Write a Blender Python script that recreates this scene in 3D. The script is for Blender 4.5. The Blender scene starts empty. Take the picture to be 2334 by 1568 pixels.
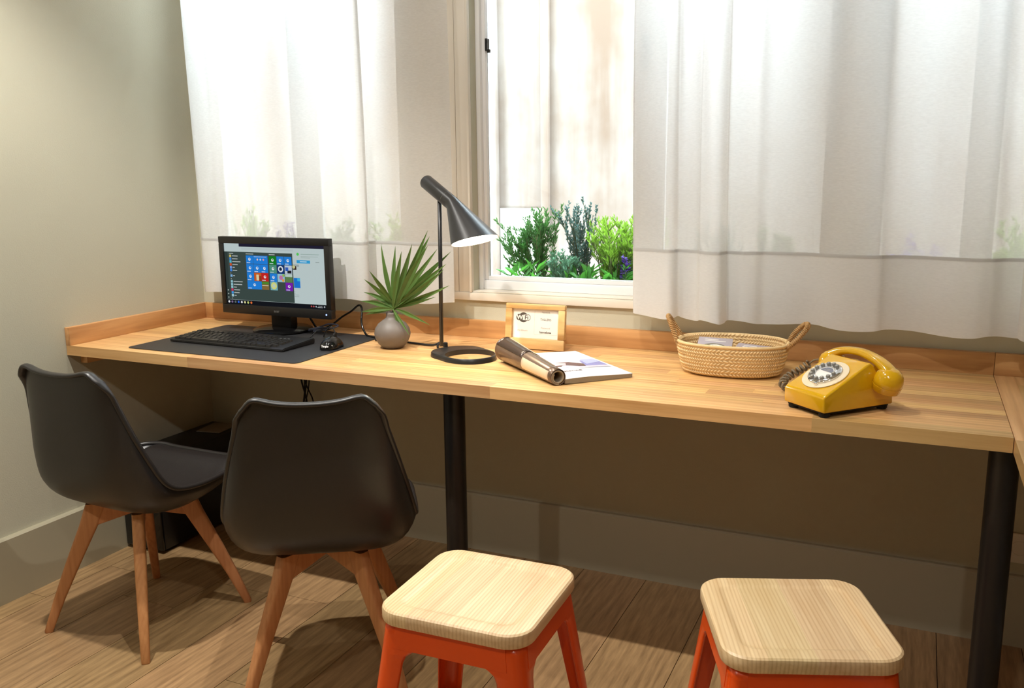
import bpy, bmesh, math, random
from mathutils import Vector, Matrix
R = math.radians
random.seed(7)
C = bpy.context.scene.collection
scene = bpy.context.scene

# ------------------------------------------------------------------ camera, world, lights, exposure
FPX = 2031.4
cam_d = bpy.data.cameras.new('camera'); cam = bpy.data.objects.new('camera', cam_d); C.objects.link(cam)
cam_d.sensor_fit = 'HORIZONTAL'; cam_d.sensor_width = 36.0; cam_d.lens = FPX / 2334 * 36.0; cam_d.clip_start = 0.02
yaw, pitch, roll = 0.4283, 0.1891, -0.0106
fw = Vector((-math.sin(yaw) * math.cos(pitch), math.cos(yaw) * math.cos(pitch), -math.sin(pitch)))
rt = Vector((math.cos(yaw), math.sin(yaw), 0)); up = rt.cross(fw)
r2 = rt * math.cos(roll) + up * math.sin(roll); u2 = up * math.cos(roll) - rt * math.sin(roll)
m = Matrix.Identity(4)
for i in range(3):
    m[i][0], m[i][1], m[i][2] = r2[i], u2[i], -fw[i]
m.translation = (2.4962, -2.6133, 1.2825)
cam.matrix_world = m
scene.camera = cam

w = bpy.data.worlds.new('sky'); scene.world = w; w.use_nodes = True
bg = w.node_tree.nodes['Background']; bg.inputs[0].default_value = (0.76, 0.89, 1.0, 1); bg.inputs[1].default_value = 25.0

def spot(loc, target, energy, angle, color, size=0.03, blend=0.6):
    l = bpy.data.lights.new('ceiling_or_fill_spot', 'SPOT'); l.energy = energy; l.spot_size = R(angle); l.spot_blend = blend
    l.color = color; l.shadow_soft_size = size
    o = bpy.data.objects.new('ceiling_or_fill_spot', l); C.objects.link(o); o.location = loc
    o.rotation_euler = (Vector(target) - Vector(loc)).to_track_quat('-Z', 'Y').to_euler()
WARM = (1.0, 0.965, 0.90)
spot((0.62, -1.22, 2.66), (0.62, -1.12, 0), 150, 95, WARM, 0.02)
spot((1.62, -1.22, 2.66), (1.60, -1.10, 0), 74, 80, WARM, 0.02)
spot((0.35, -0.55, 2.66), (0.30, -0.52, 0), 17, 100, WARM, 0.02)
spot((1.40, -0.55, 2.66), (1.40, -0.55, 0), 24, 95, WARM, 0.02)
spot((2.35, -2.30, 2.66), (2.30, 0.0, 1.25), 52, 60, (1.0, 0.98, 0.96), 0.04, 0.9)  # added unseen wash spot that brightens the right curtain
spot((1.05, -2.30, 2.66), (1.05, 0.0, 1.25), 32, 60, (1.0, 0.98, 0.96), 0.04, 0.9)  # its weaker twin, also added, for the left curtain and pier
spot((0.90, -3.00, 2.66), (0.70, -2.7, 0), 40, 130, WARM)
spot((2.60, -3.00, 2.66), (2.40, -2.7, 0), 30, 130, WARM)
scene.cycles.max_bounces = 8; scene.cycles.diffuse_bounces = 4; scene.cycles.glossy_bounces = 3; scene.cycles.transparent_max_bounces = 10
vs = scene.view_settings; vs.view_transform = 'Standard'; vs.look = 'None'; vs.gamma = 1.0; vs.exposure = 0.0; vs.use_curve_mapping = False

# ------------------------------------------------------------------ materials
def srgb(r, g, b):
    f = lambda c: (c / 255 / 12.92) if c <= 10.3 else ((c / 255 + 0.055) / 1.055) ** 2.4
    return (f(r), f(g), f(b), 1)
MATS = {}
class NT:
    def __init__(s, name):
        s.m = bpy.data.materials.new(name); s.m.use_nodes = True; s.t = s.m.node_tree
        s.t.nodes.clear(); s.out = s.n('ShaderNodeOutputMaterial')
    def n(s, typ, **kw):
        nd = s.t.nodes.new(typ)
        for k, v in kw.items(): setattr(nd, k, v)
        return nd
    def l(s, a, b): s.t.links.new(a, b)
    def setv(s, nd, **kw):
        for k, v in kw.items(): nd.inputs[k.replace('_', ' ')].default_value = v
def plain(name, col, rough=0.5, metal=0.0, bump=0, bscale=200, var=0.0, vscale=8, coat=0.0, spec=0.5, emit=0):
    if name in MATS: return MATS[name]
    t = NT(name); p = t.n('ShaderNodeBsdfPrincipled'); t.l(p.outputs[0], t.out.inputs[0])
    t.setv(p, Base_Color=col, Roughness=rough, Metallic=metal, Specular_IOR_Level=spec, Coat_Weight=coat, Coat_Roughness=0.08)
    if emit: t.setv(p, Emission_Color=col, Emission_Strength=emit)
    if var or bump: tc = t.n('ShaderNodeTexCoord')
    if var:
        n = t.n('ShaderNodeTexNoise'); t.setv(n, Scale=vscale, Detail=5.0); t.l(tc.outputs['Object'], n.inputs['Vector'])
        mx = t.n('ShaderNodeMix', data_type='RGBA'); t.l(n.outputs['Fac'], mx.inputs[0])
        mx.inputs[6].default_value = tuple(c * (1 - var) for c in col[:3]) + (1,)
        mx.inputs[7].default_value = tuple(min(1, c * (1 + var)) for c in col[:3]) + (1,)
        t.l(mx.outputs[2], p.inputs['Base Color'])
    if bump:
        n2 = t.n('ShaderNodeTexNoise'); t.setv(n2, Scale=bscale, Detail=4.0); t.l(tc.outputs['Object'], n2.inputs['Vector'])
        b = t.n('ShaderNodeBump'); t.setv(b, Strength=bump, Distance=0.002); t.l(n2.outputs['Fac'], b.inputs['Height']); t.l(b.outputs[0], p.inputs['Normal'])
    MATS[name] = t.m
    return t.m
def emissive(name, col, strength=1.0):
    if name in MATS: return MATS[name]
    t = NT(name); e = t.n('ShaderNodeEmission'); e.inputs[0].default_value = col; e.inputs[1].default_value = strength
    t.l(e.outputs[0], t.out.inputs[0]); MATS[name] = t.m; return t.m
def wood(name, dark, light, axis=0, fine=1.0, rough=0.4, tint=0.25, ring=0.35, ringscale=14, stretch=18.0, bump=0.15, huevar=0.02, coat=0.0, period=0.006, ringdist=1.2):
    """wood along a local axis; every object gets its own cut of the grain and its own tint"""
    t = NT(name); p = t.n('ShaderNodeBsdfPrincipled'); t.l(p.outputs[0], t.out.inputs[0]); t.setv(p, Roughness=rough, Coat_Weight=coat, Coat_Roughness=0.25)
    tc = t.n('ShaderNodeTexCoord'); oi = t.n('ShaderNodeObjectInfo')
    mul = t.n('ShaderNodeVectorMath', operation='SCALE'); mul.inputs[0].default_value = (31.7, 17.3, 23.9); t.l(oi.outputs['Random'], mul.inputs['Scale'])
    add = t.n('ShaderNodeVectorMath', operation='ADD'); t.l(tc.outputs['Object'], add.inputs[0]); t.l(mul.outputs[0], add.inputs[1])
    sc = [fine * 60.0] * 3; sc[axis] = fine * 60.0 / stretch
    mp = t.n('ShaderNodeMapping'); mp.inputs['Scale'].default_value = sc; t.l(add.outputs[0], mp.inputs[0])
    n1 = t.n('ShaderNodeTexNoise'); t.setv(n1, Scale=1.0, Detail=7.0, Roughness=0.6); t.l(mp.outputs[0], n1.inputs['Vector'])
    sc2 = [ringscale] * 3; sc2[axis] = ringscale / 9
    mp2 = t.n('ShaderNodeMapping'); mp2.inputs['Scale'].default_value = sc2; t.l(add.outputs[0], mp2.inputs[0])
    n0 = t.n('ShaderNodeTexNoise'); t.setv(n0, Scale=0.8, Detail=2.0); t.l(mp2.outputs[0], n0.inputs['Vector'])
    mm = t.n('ShaderNodeMath', operation='MULTIPLY'); mm.inputs[1].default_value = ringdist * 6.283; t.l(n0.outputs['Fac'], mm.inputs[0])
    sx = t.n('ShaderNodeSeparateXYZ'); t.l(add.outputs[0], sx.inputs[0])
    ac = t.n('ShaderNodeMath', operation='MULTIPLY_ADD'); ac.inputs[1].default_value = 6.283 / period; t.l(sx.outputs[1 if axis == 0 else 0], ac.inputs[0]); t.l(mm.outputs[0], ac.inputs[2])
    sn = t.n('ShaderNodeMath', operation='SINE'); t.l(ac.outputs[0], sn.inputs[0])
    mr = t.n('ShaderNodeMapRange'); t.setv(mr, From_Min=-1.0, From_Max=1.0); t.l(sn.outputs[0], mr.inputs[0])
    pw = t.n('ShaderNodeMath', operation='POWER'); pw.inputs[1].default_value = 2.2; t.l(mr.outputs[0], pw.inputs[0])
    mxf = t.n('ShaderNodeMix'); mxf.inputs[0].default_value = ring; t.l(n1.outputs['Fac'], mxf.inputs[2]); t.l(pw.outputs[0], mxf.inputs[3])
    rp = t.n('ShaderNodeValToRGB'); rp.color_ramp.elements[0].color = light; rp.color_ramp.elements[1].color = dark
    rp.color_ramp.elements[0].position = 0.28; rp.color_ramp.elements[1].position = 0.80
    t.l(mxf.outputs[0], rp.inputs[0])
    hs = t.n('ShaderNodeHueSaturation'); t.l(rp.outputs[0], hs.inputs['Color'])
    mv = t.n('ShaderNodeMapRange'); t.setv(mv, To_Min=1 - tint, To_Max=1 + tint); t.l(oi.outputs['Random'], mv.inputs[0]); t.l(mv.outputs[0], hs.inputs['Value'])
    wn = t.n('ShaderNodeTexWhiteNoise', noise_dimensions='1D'); t.l(oi.outputs['Random'], wn.inputs['W'])
    mh = t.n('ShaderNodeMapRange'); t.setv(mh, To_Min=0.5 - huevar, To_Max=0.5 + huevar); t.l(wn.outputs['Value'], mh.inputs[0]); t.l(mh.outputs[0], hs.inputs['Hue'])
    t.l(hs.outputs[0], p.inputs['Base Color'])
    b = t.n('ShaderNodeBump'); t.setv(b, Strength=bump, Distance=0.001); t.l(n1.outputs['Fac'], b.inputs['Height']); t.l(b.outputs[0], p.inputs['Normal'])
    MATS[name] = t.m; return t.m
def cloth_mat(name='sheer white cotton', lo=0.10, hi=0.17, tl_=0.64, k=1.0):
    t = NT(name)
    tr = t.n('ShaderNodeBsdfTransparent'); tr.inputs[0].default_value = (1, 1, 1, 1)
    df = t.n('ShaderNodeBsdfDiffuse'); df.inputs[0].default_value = (0.86 * k, 0.86 * k, 0.85 * k, 1)
    tl = t.n('ShaderNodeBsdfTranslucent'); tl.inputs[0].default_value = (0.96 * k, 0.96 * k, 0.96 * k, 1)
    tc = t.n('ShaderNodeTexCoord'); mp = t.n('ShaderNodeMapping'); mp.inputs['Scale'].default_value = (90, 90, 420); t.l(tc.outputs['Object'], mp.inputs[0])
    n = t.n('ShaderNodeTexNoise'); t.setv(n, Scale=1.0, Detail=3.0); t.l(mp.outputs[0], n.inputs['Vector'])
    mr = t.n('ShaderNodeMapRange'); t.setv(mr, From_Min=0.3, From_Max=0.7, To_Min=lo, To_Max=hi); t.l(n.outputs['Fac'], mr.inputs[0])
    a = t.n('ShaderNodeMixShader'); a.inputs[0].default_value = tl_; t.l(df.outputs[0], a.inputs[1]); t.l(tl.outputs[0], a.inputs[2])
    b = t.n('ShaderNodeMixShader'); t.l(mr.outputs[0], b.inputs[0]); t.l(a.outputs[0], b.inputs[1]); t.l(tr.outputs[0], b.inputs[2])
    t.l(b.outputs[0], t.out.inputs[0]); return t.m
def glass_mat():
    t = NT('window glass')
    tr = t.n('ShaderNodeBsdfTransparent'); tr.inputs[0].default_value = (0.96, 0.98, 0.97, 1)
    gl = t.n('ShaderNodeBsdfGlossy'); gl.inputs[1].default_value = 0.02
    fr = t.n('ShaderNodeFresnel'); fr.inputs[0].default_value = 1.35
    a = t.n('ShaderNodeMixShader'); t.l(fr.outputs[0], a.inputs[0]); t.l(tr.outputs[0], a.inputs[1]); t.l(gl.outputs[0], a.inputs[2])
    t.l(a.outputs[0], t.out.inputs[0]); return t.m
def stained_wall():
    t = NT('weathered render'); p = t.n('ShaderNodeBsdfPrincipled'); t.l(p.outputs[0], t.out.inputs[0]); t.setv(p, Roughness=0.95, Specular_IOR_Level=0.1)
    tc = t.n('ShaderNodeTexCoord')
    mp = t.n('ShaderNodeMapping'); mp.inputs['Scale'].default_value = (9, 9, 0.45); t.l(tc.outputs['Object'], mp.inputs[0])
    n = t.n('ShaderNodeTexNoise'); t.setv(n, Scale=1.0, Detail=5.0, Roughness=0.6); t.l(mp.outputs[0], n.inputs['Vector'])
    mp2 = t.n('ShaderNodeMapping'); mp2.inputs['Scale'].default_value = (3, 3, 2.2); t.l(tc.outputs['Object'], mp2.inputs[0])
    n2 = t.n('ShaderNodeTexNoise'); t.setv(n2, Scale=1.0, Detail=6.0, Roughness=0.65); t.l(mp2.outputs[0], n2.inputs['Vector'])
    mu = t.n('ShaderNodeMath', operation='MULTIPLY'); t.l(n.outputs['Fac'], mu.inputs[0]); t.l(n2.outputs['Fac'], mu.inputs[1])
    rp = t.n('ShaderNodeValToRGB'); e = rp.color_ramp.elements
    e[0].position = 0.14; e[0].color = srgb(104, 88, 76); e[1].position = 0.40; e[1].color = srgb(130, 122, 116)
    t.l(mu.outputs[0], rp.inputs[0]); t.l(rp.outputs[0], p.inputs['Base Color']); return t.m

M_wall = plain('sage beige wall paint', srgb(197, 194, 174), 0.75, bump=0.25, bscale=260, var=0.03, vscale=3, spec=0.25)
M_skirt = plain('sage beige skirting paint', srgb(174, 166, 142), 0.45)
M_ceil = plain('white ceiling paint', srgb(235, 232, 222), 0.9)
M_trim = plain('cream white joinery paint', srgb(226, 218, 204), 0.4, var=0.04, vscale=6)
M_frame = plain('white window paint', srgb(240, 240, 240), 0.35)
M_gap = plain('dark joint', srgb(34, 24, 16), 0.9)
M_floor = wood('oak laminate plank', srgb(128, 100, 68), srgb(184, 149, 106), axis=1, fine=2.0, rough=0.34, tint=0.10, ring=0.13, ringscale=9, period=0.03, ringdist=4.5, stretch=12, huevar=0.005)
M_oakx = wood('oak stave x', srgb(190, 138, 80), srgb(232, 188, 130), axis=0, fine=0.9, rough=0.36, tint=0.18, ring=0.18, ringscale=11, period=0.02, ringdist=2.5, stretch=22, huevar=0.008, coat=0.15)
M_oaky = wood('oak stave y', srgb(190, 138, 80), srgb(232, 188, 130), axis=1, fine=0.9, rough=0.36, tint=0.18, ring=0.18, ringscale=11, period=0.02, ringdist=2.5, stretch=22, huevar=0.008, coat=0.15)
M_upx = wood('oak upstand x', srgb(172, 120, 70), srgb(214, 164, 108), axis=0, fine=0.9, rough=0.42, tint=0.06, ring=0.25, ringscale=9, period=0.03, ringdist=4, stretch=16, huevar=0.005)
M_upy = wood('oak upstand y', srgb(172, 120, 70), srgb(214, 164, 108), axis=1, fine=0.9, rough=0.42, tint=0.06, ring=0.25, ringscale=9, period=0.03, ringdist=4, stretch=16, huevar=0.005)
M_beech = wood('beech leg', srgb(178, 116, 70), srgb(208, 148, 98), axis=2, fine=1.2, rough=0.45, tint=0.05, ring=0.10, ringscale=12, period=0.01, ringdist=2, stretch=16, huevar=0.004)
M_ash = wood('ash seat', srgb(198, 160, 110), srgb(236, 210, 166), axis=1, fine=1.0, rough=0.40, tint=0.06, ring=0.20, ringscale=3.0, period=0.0075, ringdist=14, stretch=24, huevar=0.006)
M_signwood = wood('acacia sign wood', srgb(168, 120, 66), srgb(228, 190, 130), axis=0, fine=0.9, rough=0.4, tint=0.04, ring=0.3, ringscale=20, period=0.02, ringdist=2, stretch=10, huevar=0.004)
M_leg = plain('black powder coated steel', srgb(30, 27, 26), 0.35, var=0.1)
M_shell = plain('black moulded plastic', srgb(38, 36, 36), 0.36, bump=0.05, bscale=500, spec=0.6)
M_pad = plain('black leatherette', srgb(36, 34, 34), 0.38, bump=0.15, bscale=350)
M_orange = plain('orange red lacquered steel', srgb(236, 82, 14), 0.28, coat=0.3)
M_black = plain('black plastic', srgb(22, 21, 21), 0.4)
M_gloss = plain('glossy black plastic', srgb(14, 14, 15), 0.12)
M_key = plain('black key plastic', srgb(30, 29, 29), 0.35)
M_rubber = plain('black rubber', srgb(18, 18, 18), 0.8)
M_mat = plain('black desk mat', srgb(42, 42, 44), 0.45, bump=0.05, bscale=900)
M_vase = plain('taupe stoneware', srgb(112, 104, 98), 0.5, bump=0.12, bscale=120, var=0.06, vscale=20)
M_lamp = plain('satin black lacquer', srgb(36, 35, 35), 0.33)
M_lampin = plain('white lamp interior', srgb(250, 246, 236), 0.6)
M_yellow = plain('mustard yellow glossy plastic', srgb(222, 170, 18), 0.14, coat=0.5)
M_cream = plain('cream plastic', srgb(240, 222, 190), 0.35)
M_chrome = plain('chrome', (0.86, 0.86, 0.87, 1), 0.08, metal=1.0)
M_greybtn = plain('grey button plastic', srgb(138, 136, 130), 0.35)
M_cordgrey = plain('grey brown cord', srgb(122, 108, 86), 0.5)
M_paper = plain('white paper', srgb(244, 240, 234), 0.5)
M_glossp = plain('glossy white page', srgb(240, 240, 244), 0.25)
M_pageedge = plain('page edges', srgb(150, 136, 116), 0.8, var=0.15, vscale=400)
M_ink = plain('dark grey ink', srgb(72, 66, 60), 0.6)
M_inkl = plain('light grey ink', srgb(176, 168, 160), 0.6)
M_straw = plain('palm straw', srgb(236, 204, 150), 0.6, var=0.18, vscale=60)
M_strawd = plain('palm straw rope', srgb(192, 150, 96), 0.65, var=0.25, vscale=80)
M_cloth = cloth_mat(); M_cloth2 = cloth_mat('stitched cotton fold', 0.0, 0.02, 0.5, 0.80); M_hem = cloth_mat('cotton hem', 0.05, 0.10, 0.40, 1.0); M_glass = glass_mat(); M_render = stained_wall()
M_stem = plain('green brown stem', srgb(84, 86, 48), 0.7)
def leafmat(name, a, rough=0.4, var=0.25):
    t = NT(name); p = t.n('ShaderNodeBsdfPrincipled'); t.setv(p, Roughness=rough)
    tc = t.n('ShaderNodeTexCoord'); n = t.n('ShaderNodeTexNoise'); t.setv(n, Scale=28.0, Detail=3.0); t.l(tc.outputs['Object'], n.inputs['Vector'])
    mx = t.n('ShaderNodeMix', data_type='RGBA'); t.l(n.outputs['Fac'], mx.inputs[0])
    mx.inputs[6].default_value = tuple(c * (1 - var) for c in a[:3]) + (1,); mx.inputs[7].default_value = tuple(min(1, c * (1 + var)) for c in a[:3]) + (1,)
    t.l(mx.outputs[2], p.inputs['Base Color'])
    tl = t.n('ShaderNodeBsdfTranslucent'); t.l(mx.outputs[2], tl.inputs[0])
    s = t.n('ShaderNodeMixShader'); s.inputs[0].default_value = 0.5; t.l(p.outputs[0], s.inputs[1]); t.l(tl.outputs[0], s.inputs[2]); t.l(s.outputs[0], t.out.inputs[0])
    return t.m
M_fern = leafmat('dark green needles', srgb(62, 108, 46)); M_heather = leafmat('blue grey heather', srgb(84, 110, 104))
M_lime = leafmat('lime green fronds', srgb(128, 166, 52)); M_broad = leafmat('fresh green leaf', srgb(74, 138, 48))
M_purple = leafmat('purple petals', srgb(108, 76, 168)); M_whitefl = leafmat('white florets', srgb(190, 200, 194), var=0.05)
M_palm = leafmat('fan palm green', srgb(116, 152, 82), 0.28, 0.2)
M_pale = leafmat('grey green sprig', srgb(102, 142, 112))

# ------------------------------------------------------------------ object helpers
def tag(o, label=None, cat=None, group=None, kind=None):
    if label: o['label'] = label
    if cat: o['category'] = cat
    if group: o['group'] = group
    if kind: o['kind'] = kind
    return o
def thing(name, label=None, cat=None, loc=(0, 0, 0), rz=0.0, group=None, kind=None):
    o = bpy.data.objects.new(name, None); C.objects.link(o); o.location = loc; o.rotation_euler = (0, 0, rz); o.empty_display_size = 0.05
    return tag(o, label, cat, group, kind)
def link(name, me, parent=None, loc=(0, 0, 0), rot=(0, 0, 0)):
    o = bpy.data.objects.new(name, me); C.objects.link(o); o.location = loc; o.rotation_euler = rot
    if parent: o.parent = parent
    return o
def mesh(name, verts, faces, mat, smooth=False):
    me = bpy.data.meshes.new(name); me.from_pydata([tuple(v) for v in verts], [], faces); me.validate(); me.update()
    for mt in (mat if isinstance(mat, (list, tuple)) else [mat]): me.materials.append(mt)
    if smooth: me.shade_smooth()
    return me
def frombm(name, bm, mat, smooth=False, auto=None):
    bmesh.ops.recalc_face_normals(bm, faces=bm.faces)
    me = bpy.data.meshes.new(name); bm.to_mesh(me); bm.free()
    for mt in (mat if isinstance(mat, (list, tuple)) else [mat]): me.materials.append(mt)
    if smooth or auto:
        me.shade_smooth()
    if auto:
        me.set_sharp_from_angle(angle=R(auto))
    return me
def add_box(bm, x0, x1, y0, y1, z0, z1, bev=0.0, seg=2):
    r = bmesh.ops.create_cube(bm, size=1.0)
    for v in r['verts']:
        v.co = Vector(((x0 + x1) / 2 + v.co.x * (x1 - x0), (y0 + y1) / 2 + v.co.y * (y1 - y0), (z0 + z1) / 2 + v.co.z * (z1 - z0)))
    if bev:
        es = list({e for v in r['verts'] for e in v.link_edges})
        bmesh.ops.bevel(bm, geom=es, offset=bev, segments=seg, profile=0.5, affect='EDGES')
def boxm(name, x0, x1, y0, y1, z0, z1, mat, bev=0.0, seg=2):
    bm = bmesh.new(); add_box(bm, x0, x1, y0, y1, z0, z1, bev, seg); return frombm(name, bm, mat, auto=35 if bev else None)
def box(name, x0, x1, y0, y1, z0, z1, mat, parent=None, bev=0.0, seg=2):
    return link(name, boxm(name, x0, x1, y0, y1, z0, z1, mat, bev, seg), parent)
def cbox(name, x0, x1, y0, y1, z0, z1, mat, parent=None, bev=0.0):
    """box whose own origin is its centre, so that its grain is its own"""
    cx, cy, cz = (x0 + x1) / 2, (y0 + y1) / 2, (z0 + z1) / 2
    o = link(name, boxm(name, x0 - cx, x1 - cx, y0 - cy, y1 - cy, z0 - cz, z1 - cz, mat, bev), parent, (cx, cy, cz)); return o
def loft(rings, close=True, caps=True):
    n = len(rings[0]); v = [p for r in rings for p in r]; f = []
    for i in range(len(rings) - 1):
        for j in range(n if close else n - 1):
            a, b = i * n + j, i * n + (j + 1) % n
            f.append((a, b, b + n, a + n))
    if caps and close:
        f.append(tuple(range(n - 1, -1, -1))); f.append(tuple(range((len(rings) - 1) * n, len(rings) * n)))
    return v, f
def lathe_rings(prof, n=32):
    return [[(r * math.cos(2 * math.pi * j / n), r * math.sin(2 * math.pi * j / n), z) for j in range(n)] for r, z in prof]
def lathe(name, prof, mat, parent=None, n=32, loc=(0, 0, 0), rot=(0, 0, 0), caps=True, auto=40):
    v, f = loft(lathe_rings(prof, n), True, caps); me = mesh(name, v, f, mat, True); me.set_sharp_from_angle(angle=R(auto)); return link(name, me, parent, loc, rot)
def cr(pts, per=8):
    """Catmull-Rom through points"""
    P = [Vector(p) for p in pts]; P = [2 * P[0] - P[1]] + P + [2 * P[-1] - P[-2]]; out = []
    for i in range(1, len(P) - 2):
        a, b, c, d = P[i - 1:i + 3]
        for k in range(per):
            t = k / per
            out.append(0.5 * ((2 * b) + (c - a) * t + (2 * a - 5 * b + 4 * c - d) * t * t + (3 * b - a - 3 * c + d) * t ** 3))
    out.append(P[-2]); return out
def tube_vf(pts, rad, n=8):
    P = [Vector(p) for p in pts]; rings = []; ref = None
    for i, p in enumerate(P):
        d = (P[min(i + 1, len(P) - 1)] - P[max(i - 1, 0)]).normalized()
        if ref is None: ref = d.orthogonal().normalized()
        ref = (ref - d * ref.dot(d)).normalized(); b = d.cross(ref)
        r = rad[i] if isinstance(rad, (list, tuple)) else rad
        rings.append([p + (ref * math.cos(2 * math.pi * j / n) + b * math.sin(2 * math.pi * j / n)) * r for j in range(n)])
    return loft(rings)
def tube(name, pts, rad, mat, parent=None, n=8, per=0):
    if per: pts = cr(pts, per)
    v, f = tube_vf(pts, rad, n); return link(name, mesh(name, v, f, mat, True), parent)
def prism(name, poly, z0, z1, mat, parent=None, bev=0.0, hole=None):
    bm = bmesh.new()
    fs = [bm.faces.new([bm.verts.new((x, y, z0)) for x, y in poly])]
    r = bmesh.ops.extrude_face_region(bm, geom=fs)
    for e in r['geom']:
        if isinstance(e, bmesh.types.BMVert): e.co.z = z1
    if bev: bmesh.ops.bevel(bm, geom=[e for e in bm.edges], offset=bev, segments=2, profile=0.5, affect='EDGES')
    return link(name, frombm(name, bm, mat, auto=35), parent)
def text(name, s, size, mat, parent, M, align='LEFT', bold=0.0, depth=0.0002):
    c = bpy.data.curves.new(name, 'FONT'); c.body = s; c.size = size; c.align_x = align; c.align_y = 'CENTER'; c.offset = bold; c.extrude = depth; c.resolution_u = 3
    o = bpy.data.objects.new(name, c); C.objects.link(o)
    dg = bpy.context.evaluated_depsgraph_get(); me = bpy.data.meshes.new_from_object(o.evaluated_get(dg)); me.name = name
    bpy.data.objects.remove(o); bpy.data.curves.remove(c); me.materials.clear(); me.materials.append(mat)
    me.transform(M); return link(name, me, parent)
def rrect(w, d, r, n=6):
    out = []
    for cx, cy, a0 in ((w / 2 - r, d / 2 - r, 0), (-w / 2 + r, d / 2 - r, 90), (-w / 2 + r, -d / 2 + r, 180), (w / 2 - r, -d / 2 + r, 270)):
        for k in range(n + 1):
            a = R(a0 + 90 * k / n); out.append((cx + r * math.cos(a), cy + r * math.sin(a)))
    return out
def dup(root, loc, rz):
    """copy a thing with its parts and their sub-parts"""
    r = root.copy(); C.objects.link(r); r.location = loc; r.rotation_euler = (0, 0, rz)
    for ch in list(root.children):
        c = ch.copy(); C.objects.link(c); c.parent = r
        for g in list(ch.children):
            d = g.copy(); C.objects.link(d); d.parent = c
    return r

# ------------------------------------------------------------------ room shell
X1, Y0, ZC = 3.36, -5.0, 2.70            # right wall, wall behind the camera, ceiling
floor = box('floor', -0.02, X1, Y0, 0.0, -0.03, -0.009, M_gap); tag(floor, kind='structure')
PW = 0.21; rng = random.Random(3); k = 0
xs = [0.0] + [0.095 + PW * i for i in range(16)]; xs = [x for x in xs if x < X1] + [X1]
for a, b in zip(xs[:-1], xs[1:]):
    y = 0.0 + rng.uniform(0.2, 1.0)
    while y > Y0:
        ya, yb = max(Y0, y - 1.26), min(0.0, y)
        if yb - ya > 0.02: cbox('plank', a + 0.0010, b - 0.0010, ya + 0.0008, yb - 0.0008, -0.009, 0.0, M_floor, floor)
        y -= 1.26
def struct(o, kind='structure'): o['kind'] = kind; return o
struct(box('wall_left', -0.12, 0.0, Y0, 0.14, 0, ZC, M_wall))
struct(box('wall_right', X1, X1 + 0.12, Y0, 0.14, 0, ZC, M_wall))
struct(box('wall_front', -0.12, X1 + 0.12, Y0 - 0.12, Y0, 0, ZC, M_wall))
struct(box('ceiling', -0.12, X1 + 0.12, Y0 - 0.12, 0.14, ZC, ZC + 0.1, M_ceil))
WINS = [(0.05, 0.90, 0.43, 0.51), (1.168, 2.27, 1.712, 1.772), (2.37, 2.93, 2.61, 2.66)]   # left, right, mullion
ZS, ZH = 0.90, 2.28
bm = bmesh.new(); add_box(bm, 0, X1, 0, 0.14, 0, ZS); add_box(bm, 0, X1, 0, 0.14, ZH, ZC)
edges = [0.0] + [v for wn in WINS for v in wn[:2]] + [X1]
for a, b in zip(edges[0::2], edges[1::2]): add_box(bm, a, b, 0, 0.14, ZS, ZH)
struct(link('wall_back', frombm('wall_back', bm, M_wall)))
def skirt(name, L, horizontal):
    prof = [(0, 0), (-0.02, 0), (-0.02, 0.197), (-0.014, 0.2018), (0, 0.2018)]
    if horizontal: v = [(t, y, z) for t in (0.02, L) for y, z in prof]
    else: v = [(-y, t, z) for t in (0.0, L) for y, z in prof]
    n = len(prof); f = [(j, (j + 1) % n, (j + 1) % n + n, j + n) for j in range(n)] + [tuple(range(n)), tuple(range(2 * n - 1, n - 1, -1))]
    struct(link(name, mesh(name, v, f, M_skirt)))
skirt('baseboard_back', X1, True); skirt('baseboard_left', Y0, False)
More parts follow.
